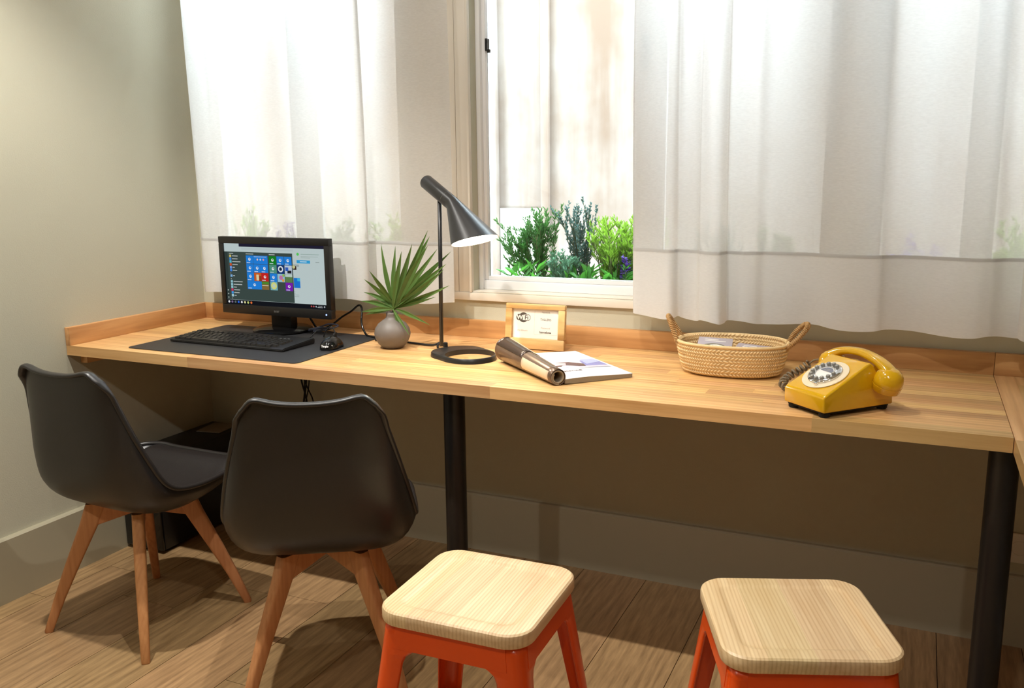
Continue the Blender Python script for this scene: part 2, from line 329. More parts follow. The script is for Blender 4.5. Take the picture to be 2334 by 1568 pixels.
# joinery round the windows: an apron board and the boarded piers
struct(box('trim_1', 0.15, X1, -0.016, 0.0, 0.873, 0.899, M_trim, bev=0.0015))
t2 = struct(box('trim_2', 0.90, 1.160, -0.006, -0.0005, 0.8995, ZH + 0.02, M_trim))
for a, b in ((0.902, 1.071), (1.0725, 1.117), (1.1185, 1.158)): box('board', a, b, -0.0125, -0.006, 0.8995, ZH + 0.02, M_trim, t2, bev=0.001)
box('bead', 1.1595, 1.168, -0.018, 0.0, 0.8995, ZH + 0.02, M_trim, t2, bev=0.002)
t3 = struct(box('trim_3', 2.272, 2.368, -0.006, -0.0005, 0.8995, ZH + 0.02, M_trim))
box('board', 2.274, 2.366, -0.0125, -0.006, 0.8995, ZH + 0.02, M_trim, t3, bev=0.001)
for i, (a, b, ml, mr) in enumerate(WINS):
    t = struct(thing('window_%d' % (i + 1)))
    box('sill', a, b, -0.012, 0.135, ZS - 0.0005, ZS + 0.004, M_trim, t, bev=0.0015)
    z0, z1 = ZS + 0.004, ZH
    # fixed frame
    for x0, x1 in ((a, a + 0.016), (b - 0.016, b)): box('frame_post', x0, x1, 0.036, 0.10, z0, z1, M_frame, t, bev=0.002)
    box('frame_rail', a + 0.016, b - 0.016, 0.040, 0.10, z0, z0 + 0.030, M_frame, t, bev=0.003)
    box('frame_rail', a + 0.016, b - 0.016, 0.036, 0.10, z1 - 0.03, z1, M_frame, t, bev=0.003)
    box('mullion', ml, mr, 0.036, 0.10, z0 + 0.0302, z1 - 0.0302, M_frame, t, bev=0.003)
    for x0, x1 in ((a + 0.0162, ml - 0.0002), (mr + 0.0002, b - 0.0162)):
        sa = thing('sash'); sa.parent = t
        zz0, zz1, sw = z0 + 0.0304, z1 - 0.0304, 0.013
        box('stile', x0, x0 + sw, 0.050, 0.085, zz0, zz1, M_frame, sa, bev=0.002); box('stile', x1 - sw, x1, 0.050, 0.085, zz0, zz1, M_frame, sa, bev=0.002)
        box('rail', x0 + sw, x1 - sw, 0.050, 0.085, zz0, zz0 + sw, M_frame, sa, bev=0.002); box('rail', x0 + sw, x1 - sw, 0.050, 0.085, zz1 - 0.03, zz1, M_frame, sa, bev=0.002)
        box('pane', x0 + sw, x1 - sw, 0.066, 0.069, zz0 + sw, zz1 - 0.03, M_glass, sa)
    if i == 1:
        bm = bmesh.new(); add_box(bm, 1.1975, 1.2055, 0.046, 0.066, 1.666, 1.704, 0.0015); add_box(bm, 1.204, 1.213, 0.048, 0.058, 1.660, 1.671, 0.0015); add_box(bm, 1.2005, 1.2085, 0.042, 0.05, 1.69, 1.70, 0.001)
        o = link('latch', frombm('latch', bm, M_black), t); o['label'] = 'small black metal casement latch'
    if i == 1:
        box('handle', 1.722, 1.735, 0.014, 0.036, 1.58, 1.68, M_leg, t, bev=0.004)
    if i == 0:
        box('handle', 0.22, 0.0, 0, 0, 0, 0, M_leg, t) if False else None
# no smoking sticker on the first window's mullion
st = thing('no_smoking_sticker', 'round red no-smoking sticker on the mullion behind the left curtain', 'sticker', (0.470, 0.0355, 1.575))
M_red = plain('red print', srgb(206, 40, 40), 0.4)
lathe('disc', [(0.021, 0.0), (0.021, 0.0005)], M_paper, st, 28, rot=(R(90), 0, 0))
lathe('ring', [(0.021, 0.0006), (0.021, 0.0011), (0.0172, 0.0011), (0.0172, 0.0006), (0.021, 0.0006)], M_red, st, 28, rot=(R(90), 0, 0), caps=False)
o = box('slash', -0.017, 0.017, -0.0013, -0.0011, -0.0018, 0.0018, M_red, st); o.rotation_euler = (0, R(45), 0)
box('cigarette', -0.010, 0.010, -0.0010, -0.0006, -0.006, -0.003, M_ink, st)

# ------------------------------------------------------------------ outside: the wall across the alley and the planters
al = struct(box('wall_outside', -4.5, 6.5, 1.30, 1.5, -1.5, 2.55, M_render))
box('pilaster', -0.2, 0.655, 1.26, 1.30, -1.5, 2.55, M_render, al, bev=0.004); box('pilaster', 0.875, 0.915, 1.275, 1.30, -1.5, 2.55, M_render, al, bev=0.004)
box('pale_panel', 0.658, 0.872, 1.292, 1.30, -1.5, 1.12, plain('pale matte panel', srgb(186, 182, 174), 0.9), al)  # paler panel low on the wall, between the pilasters
v = [(0.600 + 0.008 * math.cos(a), 1.250, 1.295 + 0.02 * math.sin(a)) for a in [2 * math.pi * q / 16 for q in range(15)]]
tube('iron_ring', v, 0.0025, M_leg, al, 6)
struct(box('ground_outside', -4.5, 6.5, 0.14, 1.5, -1.6, -1.5, M_render))
ledge = struct(box('trim_4', -0.5, X1, 0.14, 0.42, 0.70, 0.74, M_render))
M_box = plain('dark planter plastic', srgb(44, 48, 42), 0.6); M_soil = plain('dark soil', srgb(40, 32, 24), 0.95, bump=0.8, bscale=60)
PLY = 0.27
for (a, b), wl in zip(((-0.42, 0.93), (1.15, 2.20), (2.26, 3.05)), ('outside the left curtained window', 'outside the uncovered window', 'outside the right curtained window')):
    t = thing('planter_box', 'dark trough planter of mixed greenery ' + wl, 'planter', ((a + b) / 2, PLY, 0.74), 0, 'planter boxes on the outside ledge')
    L = b - a; bm = bmesh.new()
    add_box(bm, -L / 2, L / 2, -0.09, 0.09, 0, 0.012); add_box(bm, -L / 2, L / 2, -0.09, -0.08, 0.012, 0.135); add_box(bm, -L / 2, L / 2, 0.08, 0.09, 0.012, 0.135)
    add_box(bm, -L / 2, -L / 2 + 0.01, -0.08, 0.08, 0.012, 0.135); add_box(bm, L / 2 - 0.01, L / 2, -0.08, 0.08, 0.012, 0.135)
    link('trough', frombm('trough', bm, M_box), t); box('soil', -L / 2 + 0.01, L / 2 - 0.01, -0.08, 0.08, 0.012, 0.125, M_soil, t)

def leaf_vf(V, F, p, d, L, wd, rg, bend=0.0):
    """a pointed leaf folded along its midrib"""
    d = d.normalized(); s = d.cross(Vector((rg.uniform(-1, 1), rg.uniform(-1, 1), 1))).normalized(); nrm = s.cross(d)
    b = len(V); q = p + d * L * 0.5 + nrm * bend * L * 0.2
    V += [p, q + s * wd / 2 + nrm * wd * 0.15, p + d * L + nrm * bend * L * 0.6, q - s * wd / 2 + nrm * wd * 0.15, q]
    F += [(b, b + 1, b + 4), (b + 1, b + 2, b + 4), (b + 2, b + 3, b + 4), (b + 3, b, b + 4)]
def plant(name, label, kind, x, y, h, spread, seed, group, lean=0.0):
    rg = random.Random(seed); t = thing(name, label, 'plant', (x, y, 0.865), 0, group)
    SV, SF, LV, LF, FV, FF = [], [], [], [], [], []
    def stem(p, d, L, r, n=7, curve=0.25):
        pts = [Vector(p)]; d = d.normalized(); c = Vector((rg.uniform(-1, 1), rg.uniform(-1, 1), 0.2)) * curve
        for i in range(n): d = (d + c / n).normalized(); pts.append(pts[-1] + d * L / n)
        v, f = tube_vf(pts, [r * (1 - 0.7 * i / n) for i in range(n + 1)], 4); b = len(SV); SV.extend(v); SF.extend([tuple(q + b for q in ff) for ff in f]); return pts
    def rd(up_, out): a = rg.uniform(0, 2 * math.pi); return Vector((math.cos(a) * out + lean, math.sin(a) * out * 0.5, up_))
    if kind in ('needle', 'heather', 'sprig'):
        ns, ll, lw, den = {'needle': (11, 0.018, 0.0048, 60), 'heather': (14, 0.010, 0.0055, 70), 'sprig': (16, 0.014, 0.006, 40)}[kind]
        for s in range(ns):
            pts = stem((rg.uniform(-.02, .02), rg.uniform(-.02, .02), 0), rd(1, spread * rg.uniform(.1, 1)), h * rg.uniform(.75, 1.05), 0.0022)
            br = [pts]
            for b in range(5 if kind != 'heather' else 4):
                i = rg.randint(2, len(pts) - 2); d = (pts[i + 1] - pts[i]).normalized() + rd(.3, .7) * 0.6
                br.append(stem(pts[i], d, h * rg.uniform(.2, .38), 0.0014, 5))
            for P in br:
                for q in range(den if P is pts else den // 2):
                    u = rg.uniform(.15, 1) * (len(P) - 1.001); i = int(u); p = P[i].lerp(P[i + 1], u - i); d = (P[i + 1] - P[i]).normalized() * 0.9 + rd(.2, .9)
                    leaf_vf(LV, LF, p, d, ll * rg.uniform(.7, 1.3), lw, rg)
    elif kind == 'lime':
        for s in range(18):
            pts = stem((rg.uniform(-.04, .03), rg.uniform(-.03, .03), 0), rd(.9, spread * rg.uniform(.2, 1.2)), h * rg.uniform(.6, 1.05), 0.0026, 7, 0.5)
            for q in range(20):
                u = rg.uniform(.1, 1) * (len(pts) - 1.001); i = int(u); p = pts[i].lerp(pts[i + 1], u - i); d0 = (pts[i + 1] - pts[i]).normalized() + rd(.2, .9)
                sp = stem(p, d0, 0.035, 0.0012, 3, .2)
                for e in range(8):
                    uu = rg.uniform(.1, 1) * (len(sp) - 1.001); j = int(uu); leaf_vf(LV, LF, sp[j].lerp(sp[j + 1], uu - j), d0.normalized() + rd(.3, .8) * .8, rg.uniform(.014, .024), 0.006, rg)
    elif kind == 'flower':
        for s in range(9):
            pts = stem((rg.uniform(-.03, .03), rg.uniform(-.03, .03), 0), rd(1, spread * rg.uniform(.1, 1)), h * rg.uniform(.7, 1.05), 0.002)
            for q in range(26):
                u = rg.uniform(.1, .75) * (len(pts) - 1.001); i = int(u); leaf_vf(LV, LF, pts[i].lerp(pts[i + 1], u - i), rd(.5, 1), rg.uniform(.015, .03), 0.007, rg)
            for q in range(34):
                u = rg.uniform(.62, 1) * (len(pts) - 1.001); i = int(u); leaf_vf(FV, FF, pts[i].lerp(pts[i + 1], u - i), rd(.2, 1), 0.013, 0.010, rg)
    if kind == 'broad':
        for s in range(8):
            pts = stem((rg.uniform(-.02, .02), rg.uniform(-.02, .02), 0), rd(.9, spread * rg.uniform(.3, 1.2)), h * rg.uniform(.6, 1), 0.0025)
            for q in range(6):
                u = rg.uniform(.25, 1) * (len(pts) - 1.001); i = int(u); V, F = [], []
                leaf_vf(V, F, pts[i].lerp(pts[i + 1], u - i), (pts[i + 1] - pts[i]).normalized() * .6 + rd(.3, 1), rg.uniform(.045, .07), rg.uniform(.012, .02), rg, rg.uniform(-.5, .1))
                link('leaf', mesh('leaf', V, F, M_broad, True), t)
    lm = {'needle': M_fern, 'heather': M_heather, 'sprig': M_pale, 'lime': M_lime, 'flower': M_broad, 'broad': M_broad}[kind]
    link('stems', mesh('stems', SV, SF, M_stem), t)
    if LV: o = link('foliage', mesh('foliage', LV, LF, lm), t); o['kind'] = 'stuff'
    if FV: o = link('flowers', mesh('flowers', FV, FF, M_purple), t); o['kind'] = 'stuff'
G2 = 'plants in the uncovered window planter'
plant('needle_shrub', 'wispy dark green needled shrub leaning left beside the lamp head', 'needle', 1.275, PLY, 0.24, 0.55, 1, G2, -0.32)
plant('needle_shrub', 'upright dark green needled shrub at the middle of the window', 'needle', 1.295, PLY + .03, 0.28, 0.22, 2, G2)
plant('heather_shrub', 'tall blue-grey heather with thin dark twigs', 'heather', 1.43, PLY + .02, 0.29, 0.26, 3, G2, 0.06)
plant('pale_sprig', 'low grey-green sprig plant with tiny pale leaves in front of the heather', 'sprig', 1.385, PLY - .04, 0.13, 0.7, 4, G2)
plant('leafy_plant', 'low fresh green plant with pointed leaves at the left of the planter', 'broad', 1.285, PLY - .055, 0.13, 0.7, 5, G2)
plant('leafy_plant', 'low fresh green plant with pointed leaves below the heather', 'broad', 1.47, PLY - .055, 0.12, 0.8, 6, G2)
plant('lime_conifer', 'bushy lime green conifer at the right of the uncovered window', 'lime', 1.565, PLY, 0.26, 0.45, 7, G2)
plant('lime_conifer', 'lime green conifer half hidden by the right curtain edge', 'lime', 1.66, PLY + .02, 0.27, 0.4, 8, G2)
plant('leafy_plant', 'fresh green leafy plant under the lime conifers', 'broad', 1.60, PLY - .05, 0.12, 0.7, 9, G2)
plant('purple_flower', 'purple flowering plant at the edge of the right curtain', 'flower', 1.64, PLY - .03, 0.15, 0.3, 10, G2)
G1 = 'plants in the left planter'; G3 = 'plants behind the right curtain'
plant('lime_conifer', 'lime green conifer behind the left curtain above the monitor', 'lime', 0.02, PLY, 0.25, 0.4, 11, G1)
plant('purple_flower', 'purple flowering plant behind the left curtain above the monitor', 'flower', 0.20, PLY, 0.24, 0.3, 12, G1)
plant('needle_shrub', 'dark needled shrub behind the left curtain right of the monitor', 'needle', 0.50, PLY, 0.22, 0.4, 13, G1)
plant('lime_conifer', 'lime green conifer behind the left curtain above the vase', 'lime', 0.71, PLY, 0.25, 0.35, 14, G1)
plant('heather_shrub', 'blue-grey heather behind the right curtain above the basket', 'heather', 1.92, PLY, 0.24, 0.3, 15, G3)
plant('needle_shrub', 'dark needled shrub behind the middle of the right curtain', 'needle', 2.08, PLY, 0.2, 0.5, 16, G3)
plant('needle_shrub', 'dark needled shrub in the right planter left of the purple flowers', 'needle', 2.36, PLY, 0.2, 0.5, 17, G3)
plant('purple_flower', 'purple flowering plant behind the right curtain above the telephone', 'flower', 2.49, PLY, 0.23, 0.4, 18, G3)
plant('lime_conifer', 'lime green conifer at the far right behind the curtain', 'lime', 2.74, PLY, 0.24, 0.35, 19, G3)

# ------------------------------------------------------------------ curtains
def curtain(label, ctrl, seed):
    t = thing('curtain', label, 'curtain', (0, 0, 0), 0, 'sheer white curtains')
    P = cr([(a, b, 0) for a, b in ctrl], 7); rg = random.Random(seed); n = len(P)
    zt, zb, zh = 2.42, 0.868, 1.066
    ph = [rg.uniform(0, 6.28) for _ in range(3)]
    def sheet(name, zs, off, mt=None):
        V = []
        for z in zs:
            k_ = 1.0 + 0.10 * math.sin(ph[0] + z * 2.2)
            for i, p in enumerate(P):
                w_ = 0.004 * math.sin(i * 0.35 + z * 3 + ph[1])
                zz = z + (0.004 * math.sin(i * .21 + ph[2]) if abs(z - zb) < 1e-4 else 0)
                V.append((p.x + 0.006 * math.sin(z * 2.6 + ph[2]), -0.11 + (p.y + 0.11) * k_ + w_ - off, zz))
        F = [(r * n + j, r * n + j + 1, (r + 1) * n + j + 1, (r + 1) * n + j) for r in range(len(zs) - 1) for j in range(n - 1)]
        return link(name, mesh(name, V, F, mt or M_cloth, True), t)
    sheet('sheet', [zt - (zt - zb) * i / 16 for i in range(17)], 0.0)
    h = sheet('hem', [zh, zh - 0.012, zh - 0.1, zb], 0.0022, M_hem); h['label'] = 'doubled hem band of the curtain'
    # stitched seam ridge of the hem
    sheet('hem_fold', [zh, zh - 0.009], 0.0034, M_cloth2)
curtain('sheer white curtain hanging behind the monitor and vase', [(.085, -.09), (.13, -.12), (.19, -.135), (.215, -.12), (.26, -.11), (.33, -.115), (.385, -.132), (.42, -.112), (.52, -.10), (.62, -.11), (.72, -.125), (.80, -.135), (.835, -.125), (.815, -.10), (.83, -.085), (.90, -.08), (.97, -.095), (1.03, -.085), (1.08, -.08), (1.128, -.07)], 1)
curtain('sheer white curtain hanging behind the basket and telephone', [(1.728, -.05), (1.738, -.085), (1.78, -.10), (1.83, -.115), (1.862, -.12), (1.872, -.10), (1.885, -.095), (1.92, -.11), (1.937, -.12), (1.945, -.135), (1.97, -.152), (2.0, -.15), (2.012, -.13), (2.018, -.11), (2.06, -.118), (2.09, -.12), (2.12, -.10), (2.19, -.105), (2.25, -.11), (2.29, -.125), (2.34, -.14), (2.40, -.135), (2.43, -.12), (2.5, -.115), (2.57, -.13), (2.63, -.15), (2.66, -.14), (2.69, -.12), (2.742, -.115)], 2)
curtain('narrow edge of another sheer curtain at the far right', [(2.738, -.135), (2.752, -.155), (2.80, -.15), (2.86, -.12), (2.93, -.13), (3.0, -.15), (3.08, -.12), (3.15, -.13)], 3)
rail = tube('curtain_rail', [(0.03, -0.11, 2.44), (3.3, -0.11, 2.44)], 0.012, M_frame, None, 10); tag(rail, 'white curtain rail above the curtains', 'curtain rail')

# ------------------------------------------------------------------ desks
TZ, TD, TT, L1 = 0.75, 0.6295, 0.0318, 2.6975
desk = thing('desk', 'long oak butcher-block desk with oak upstands along the window wall', 'desk', (0, 0, 0))
rng = random.Random(11)
rows = 14; y0 = -0.0005; wv = (TD - 0.0005) / rows
for i in range(rows):
    ya = -TD + i * wv; x = 0.0015 - rng.uniform(0.0, 0.7); 
    while x < L1:
        Ls = rng.uniform(0.55, 1.05); a, b = max(0.0015, x), min(L1 - 0.0005, x + Ls)
        if L1 - b < 0.1: b = L1 - 0.0005
        if b - a > 0.03: cbox('stave', a, b - 0.00008, ya + 0.00004, ya + wv - 0.00004, TZ - TT, TZ, M_oakx, desk)
        x = b if b > x else x + Ls
        if b >= L1 - 0.0006: break
UH = 0.0585
cbox('upstand', 0.0215, L1, -0.02, -0.0005, TZ + 0.0002, TZ + UH, M_upx, desk, bev=0.001)
cbox('upstand', 0.0005, 0.021, -TD, -0.0005, TZ + 0.0002, TZ + UH, M_upy, desk, bev=0.001)
def post(x, y, par):
    lathe('leg', [(0.045, TZ - TT - 0.006), (0.045, TZ - TT - 0.0003)], M_leg, par, 24, (x, y, 0)) if False else None
    lathe('leg', [(0.030, 0.02), (0.030, TZ - TT - 0.008), (0.048, TZ - TT - 0.007), (0.048, TZ - TT - 0.0004)], M_leg, par, 28, (x, y, 0), auto=30)
    lathe('foot', [(0.028, 0.0002), (0.033, 0.002), (0.033, 0.02), (0.03, 0.0205)], M_rubber, par, 24, (x, y, 0), auto=30)
post(1.353, -0.50, desk); post(2.690, -0.56, desk)
cbox('cleat', 0.0005, 0.030, -TD + 0.05, -0.05, TZ - TT - 0.035, TZ - TT - 0.0003, M_oaky, desk, bev=0.001)
desk2 = thing('desk', 'oak butcher-block desk running toward the camera at the right edge', 'desk', (L1, 0, 0))
rows = 14; wv = 0.65 / rows
for i in range(rows):
    xa = 0.0008 + i * wv; y = -0.0005 + rng.uniform(0, .6)
    while y > -1.75:
        Ls = rng.uniform(.5, .95); b, a = min(-0.0005, y), max(-1.75, y - Ls)
        if b - a > 0.03: cbox('stave', xa + 0.00004, xa + wv - 0.00004, a + 0.00008, b, TZ - TT, TZ, M_oaky, desk2)
        y = a if a < y else y - Ls
        if a <= -1.7499: break
cbox('upstand', 0.0008, 0.655, -0.02, -0.0005, TZ + 0.0002, TZ + UH, M_upx, desk2, bev=0.001)
post(0.30, -1.60, desk2)
# wall socket under the desks
so = thing('wall_socket', 'white double power socket low on the wall behind the right desk leg', 'socket', (2.798, -0.0005, 0.278))
box('plate', -0.045, 0.045, -0.008, 0, -0.042, 0.042, plain('socket plastic', srgb(232, 226, 214), 0.4), so, bev=0.003)
for sx in (-0.0,):
    lathe('outlet', [(0.021, 0.0), (0.021, 0.0095), (0.018, 0.0095), (0.017, 0.004), (0.0, 0.004)], plain('socket plastic', (1, 1, 1, 1)), so, 24, (sx, 0, 0), (R(90), 0, 0), caps=False)
for hx in (-0.0095, 0.0095): lathe('hole', [(0.0026, 0.0042), (0.0026, 0.0052)], M_black, so, 10, (hx, 0, 0), (R(90), 0, 0))

# ------------------------------------------------------------------ moulded chairs
def chair(label, loc, rz):
    t = thing('shell_chair', label, 'chair', loc, rz, 'black shell chairs')
    # centre line (y, z), half width, edge (y, z) from the top of the back to the front of the seat
    T = [(-.222, .782, .138, -.214, .800), (-.222, .755, .150, -.205, .775), (-.220, .70, .170, -.190, .712), (-.216, .61, .194, -.168, .625), (-.208, .52, .213, -.140, .548),
         (-.185, .445, .225, -.112, .488), (-.13, .392, .229, -.07, .456), (-.04, .368, .229, .01, .443), (.06, .372, .224, .09, .443), (.14, .393, .216, .165, .449), (.20, .424, .190, .205, .452), (.230, .446, .140, .226, .452)]
    T = [tuple(q) for q in zip(*[[v.x for v in cr([(r[k], 0, 0) for r in T], 4)] for k in range(5)])]
    NU = 24; V = []
    for cy, cz, hw, ey, ez in T:
        for j in range(NU + 1):
            u = -1 + 2 * j / NU; s = math.sin(u * math.pi / 2); au = abs(u)
            k_ = au ** (2.4 + 1.8 * min(1, max(0, (.66 - cz) / .25)))
            x = hw * (0.55 * s + 0.45 * u)
            wv = max(0, 1 - len(V) / (NU + 1) / 7)
            V.append((x, cy + (ey - cy) * k_, cz + (ez - cz) * k_ + wv * (.008 * min(1, au / .7) ** 2 - .030 * max(0, (au - .70) / .30) ** 2)))
    n = NU + 1; nr = len(T)
    # round off the upper corners
    F = [(r * n + j, r * n + j + 1, (r + 1) * n + j + 1, (r + 1) * n + j) for r in range(nr - 1) for j in range(NU)]
    sh = link('shell', mesh('shell', V, F, M_shell, True), t)
    md = sh.modifiers.new('thick', 'SOLIDIFY'); md.thickness = 0.007; md.offset = 0
    vt = [Vector(v) for v in V]
    loop = [vt[j] for j in range(n)] + [vt[r * n + NU] for r in range(1, nr)] + [vt[(nr - 1) * n + j] for j in range(NU - 1, -1, -1)] + [vt[r * n] for r in range(nr - 2, 0, -1)]
    # smooth the rim's corners a little
    for _ in range(2): loop = [(loop[i - 1] + loop[i] * 2 + loop[(i + 1) % len(loop)]) / 4 for i in range(len(loop))]
    # rolled lip standing out backward and outward from the edge
    cen = Vector((0, 0, .55)); rings = []
    m_ = len(loop)
    for i, p in enumerate(loop):
        d = (loop[(i + 1) % m_] - loop[i - 1]).normalized()
        out = (p - Vector((0, max(-.10, min(.05, p.y)), .50))); out = (out - d * out.dot(d)).normalized(); b = d.cross(out).normalized()
        k_ = max(0, min(1, (p.z - .72) / .05)); out = (out * (1 - k_) + Vector((0, -1, .10)) * k_); out = (out - d * out.dot(d)).normalized(); b = d.cross(out).normalized()
        rings.append([p + out * (k_ * .007 + (.0075 + .006 * k_) * math.cos(a)) + b * ((.0075 - .0012 * k_) * math.sin(a)) for a in [2 * math.pi * q / 10 for q in range(10)]])
    v, f = loft(rings + [rings[0]], True, False); link('rim', mesh('rim', v, f, M_shell, True), t)
    # seat pad: upper skin lifted off the seat part of the shell
    r0, r1 = 17, nr - 2; V2 = []
    for r in range(r0, r1):
        cy, cz, hw, ey, ez = T[r]; g = (r - r0) / (r1 - r0 - 1)
        for j in range(NU + 1):
            u = -0.86 + 1.72 * j / NU; s = math.sin(u * math.pi / 2); k_ = abs(u) ** 4.2
            e = min(1, min(g, 1 - g) * 6) ** .5 * min(1, (1 - abs(u) / 0.86) * 5) ** .5
            x = hw * (0.55 * s + 0.45 * u)
            V2.append((x, cy + (ey - cy) * k_ + 0.006, cz + (ez - cz) * k_ + 0.005 + e * (0.028 * (1 - k_) + 0.006)))
    F2 = [(r * n + j, r * n + j + 1, (r + 1) * n + j + 1, (r + 1) * n + j) for r in range(r1 - r0 - 1) for j in range(NU)]
    sp = link('seat_pad', mesh('seat_pad', V2, F2, M_pad, True), t); md = sp.modifiers.new('thick', 'SOLIDIFY'); md.thickness = 0.004; md.offset = -1
    # cross frame and four splayed legs
    for sx, sy in ((1, 1), (-1, 1), (-1, -1), (1, -1)):
        d = Vector((sx, sy, 0)).normalized(); q = Vector((-d.y, d.x, 0))
        def P(s, h, z): return tuple(d * s + q * h + Vector((0, 0, z)))
        hw = 0.0125
        # arm from the hub out to the leg, deeper at the leg
        v = [P(.002, -hw, .338), P(.002, hw, .338), P(.124, hw, .306), P(.124, -hw, .306), P(.002, -hw, .372), P(.002, hw, .372), P(.124, hw, .374), P(.124, -hw, .374)]
        bm = bmesh.new(); vv = [bm.verts.new(c) for c in v]
        for ff in ((0, 3, 2, 1), (4, 5, 6, 7), (0, 1, 5, 4), (1, 2, 6, 5), (2, 3, 7, 6), (3, 0, 4, 7)): bm.faces.new([vv[c] for c in ff])
        bmesh.ops.bevel(bm, geom=bm.edges[:], offset=0.003, segments=2, affect='EDGES'); link('frame_arm', frombm('frame_arm', bm, M_beech, auto=40), t)
        rings = []
        for z, ri, ro, th in ((.372, .090, .146, .015), (.31, .116, .168, .0155), (.20, .172, .214, .0145), (.10, .221, .253, .013), (.006, .262, .286, .0115), (.0003, .2635, .2845, .0105)):
            rad = (ro - ri) / 2; mid = (ro + ri) / 2; ring = []
            for x_, y_ in rrect(2 * rad, 2 * th, min(rad, th) * .55, 3): ring.append(P(mid + x_, y_, z))
            rings.append(ring)
        v, f = loft(rings); me = mesh('leg', v, f, M_beech, True); me.set_sharp_from_angle(angle=R(40)); link('leg', me, t)
    lathe('hub', [(0.020, .352), (0.020, .366), (.04, .367), (.04, .3725)], M_black, t, 20)
    return t
ch1 = chair('black shell chair with beech legs nearest the left wall', (0.493, -0.828, 0), R(-2))
ch2 = dup(ch1, (1.168, -0.861, 0), R(31)); ch2['label'] = 'black shell chair with beech legs seen from behind beside the stool'

# ------------------------------------------------------------------ metal stools
def stool(label, loc, rz):
    t = thing('metal_stool', label, 'stool', loc, rz, 'orange metal stools with wooden seats')
    H, S = 0.45, 0.323
    # seat: rounded square with a shallow dish, cut into four glued boards
    def ring(k_, z, r): return [(x, y, z) for x, y in rrect(S * k_, S * k_, r, 7)]
    zb = H - 0.030
    rings = [ring(.965, zb, .048), ring(.99, zb + .002, .052), ring(1.0, zb + .006, .054), ring(1.0, H - .008, .054), ring(.99, H - .003, .052), ring(.965, H, .048), ring(.80, H, .034), ring(.77, H - .0008, .03), ring(.745, H - .0028, .026), ring(.70, H - .0034, .02), ring(.3, H - .0034, .01)]
    v, f = loft(rings)
    cuts = [-1, -0.085, 0.0, 0.088, 1]
    for a, b in zip(cuts[:-1], cuts[1:]):
        bm = bmesh.new(); vv = [bm.verts.new(c) for c in v]
        for ff in f: bm.faces.new([vv[c] for c in ff])
        bmesh.ops.recalc_face_normals(bm, faces=bm.faces)
        for xx, nn in ((a + .0001, (-1, 0, 0)), (b - .0001, (1, 0, 0))):
            if abs(xx) < .5:
                r = bmesh.ops.bisect_plane(bm, geom=bm.verts[:] + bm.edges[:] + bm.faces[:], plane_co=(xx, 0, 0), plane_no=nn, clear_outer=True)
                es = [e for e in r['geom_cut'] if isinstance(e, bmesh.types.BMEdge)]
                bmesh.ops.holes_fill(bm, edges=es, sides=0)
        link('seat_board', frombm('seat_board', bm, M_ash, auto=30), t)
    zt = zb - 0.0003
    def prof(z):     # outer half size of the pressed steel frame and the width of a leg's face at height z
        g = (zt - z) / zt; return 0.146 + 0.052 * g, 0.052 - 0.018 * g
    # top apron: four rails and a lip under the seat
    for k_ in range(4):
        a = k_ * math.pi / 2; ca, sa = math.cos(a), math.sin(a); V = []
        for z in (zt, zt - .006, zt - .045, zt - .048):
            o_, wl = prof(z)
            for s in (-1, 1):
                x, y = s * (o_ - .030), -o_
                V.append((ca * x - sa * y, sa * x + ca * y, z))
        F = [(0, 1, 3, 2), (2, 3, 5, 4), (4, 5, 7, 6)]
        me = mesh('rail', V, F, M_orange); o = link('rail', me, t); md = o.modifiers.new('t', 'SOLIDIFY'); md.thickness = .002; md.offset = -1
    for sx, sy in ((1, 1), (-1, 1), (-1, -1), (1, -1)):
        rings = []
        zs = [zt, zt - .02, zt - .045, zt - .052, zt - .062, zt - .075, .25, .12, .012]
        for z in zs:
            o_, wl = prof(z)
            if z >= zt - .0451: wl += 0.03
            elif z > zt - .076: wl += .03 * max(0, 1 - (zt - .045 - z) / .028) ** 2.2
            rr = 0.022; pts = [(o_ - wl - .006, o_ - .0045), (o_ - wl, o_)]
            for q in range(7):
                b = R(90 - 90 * q / 6); pts.append((o_ - rr + rr * math.cos(b), o_ - rr + rr * math.sin(b)))
            pts += [(o_, o_ - wl), (o_ - .0045, o_ - wl - .006)]
            rings.append([(sx * x, sy * y, z) for x, y in pts])
        v, f = loft(rings, False, False); me = mesh('leg', v, f, M_orange, True); me.set_sharp_from_angle(angle=R(50)); o = link('leg', me, t)
        md = o.modifiers.new('t', 'SOLIDIFY'); md.thickness = .002; md.offset = 0
        o_, wl = prof(0.01); fo = box('foot', -.024, .024, -.024, .024, .0002, .02, M_rubber, t, bev=.004); fo.location = (sx * (o_ - .022), sy * (o_ - .022), 0)
    for s in (1, -1):
        o = box('brace', -.19, .19, -.011, .011, zt - .040, zt - .037, M_orange, t); o.rotation_euler = (0, 0, s * math.pi / 4)
        if s < 0: o.location.z = .0035
    for sx, sy in ((1, 1), (-1, 1), (-1, -1), (1, -1)):
        o = box('bumper', -.022, .022, -.012, .012, zt - .056, zt - .0405, M_rubber, t, bev=.002); o.location = (sx * .105, sy * .105, 0); o.rotation_euler = (0, 0, sx * sy * math.pi / 4)
    return t
s1 = stool('orange metal stool with bright pale wooden seat beside the shell chair', (1.729, -1.098, 0), R(1.5))
s2 = dup(s1, (2.330, -0.963, 0), R(21.5)); s2['label'] = 'orange metal stool with wooden seat in front of the right desk leg'

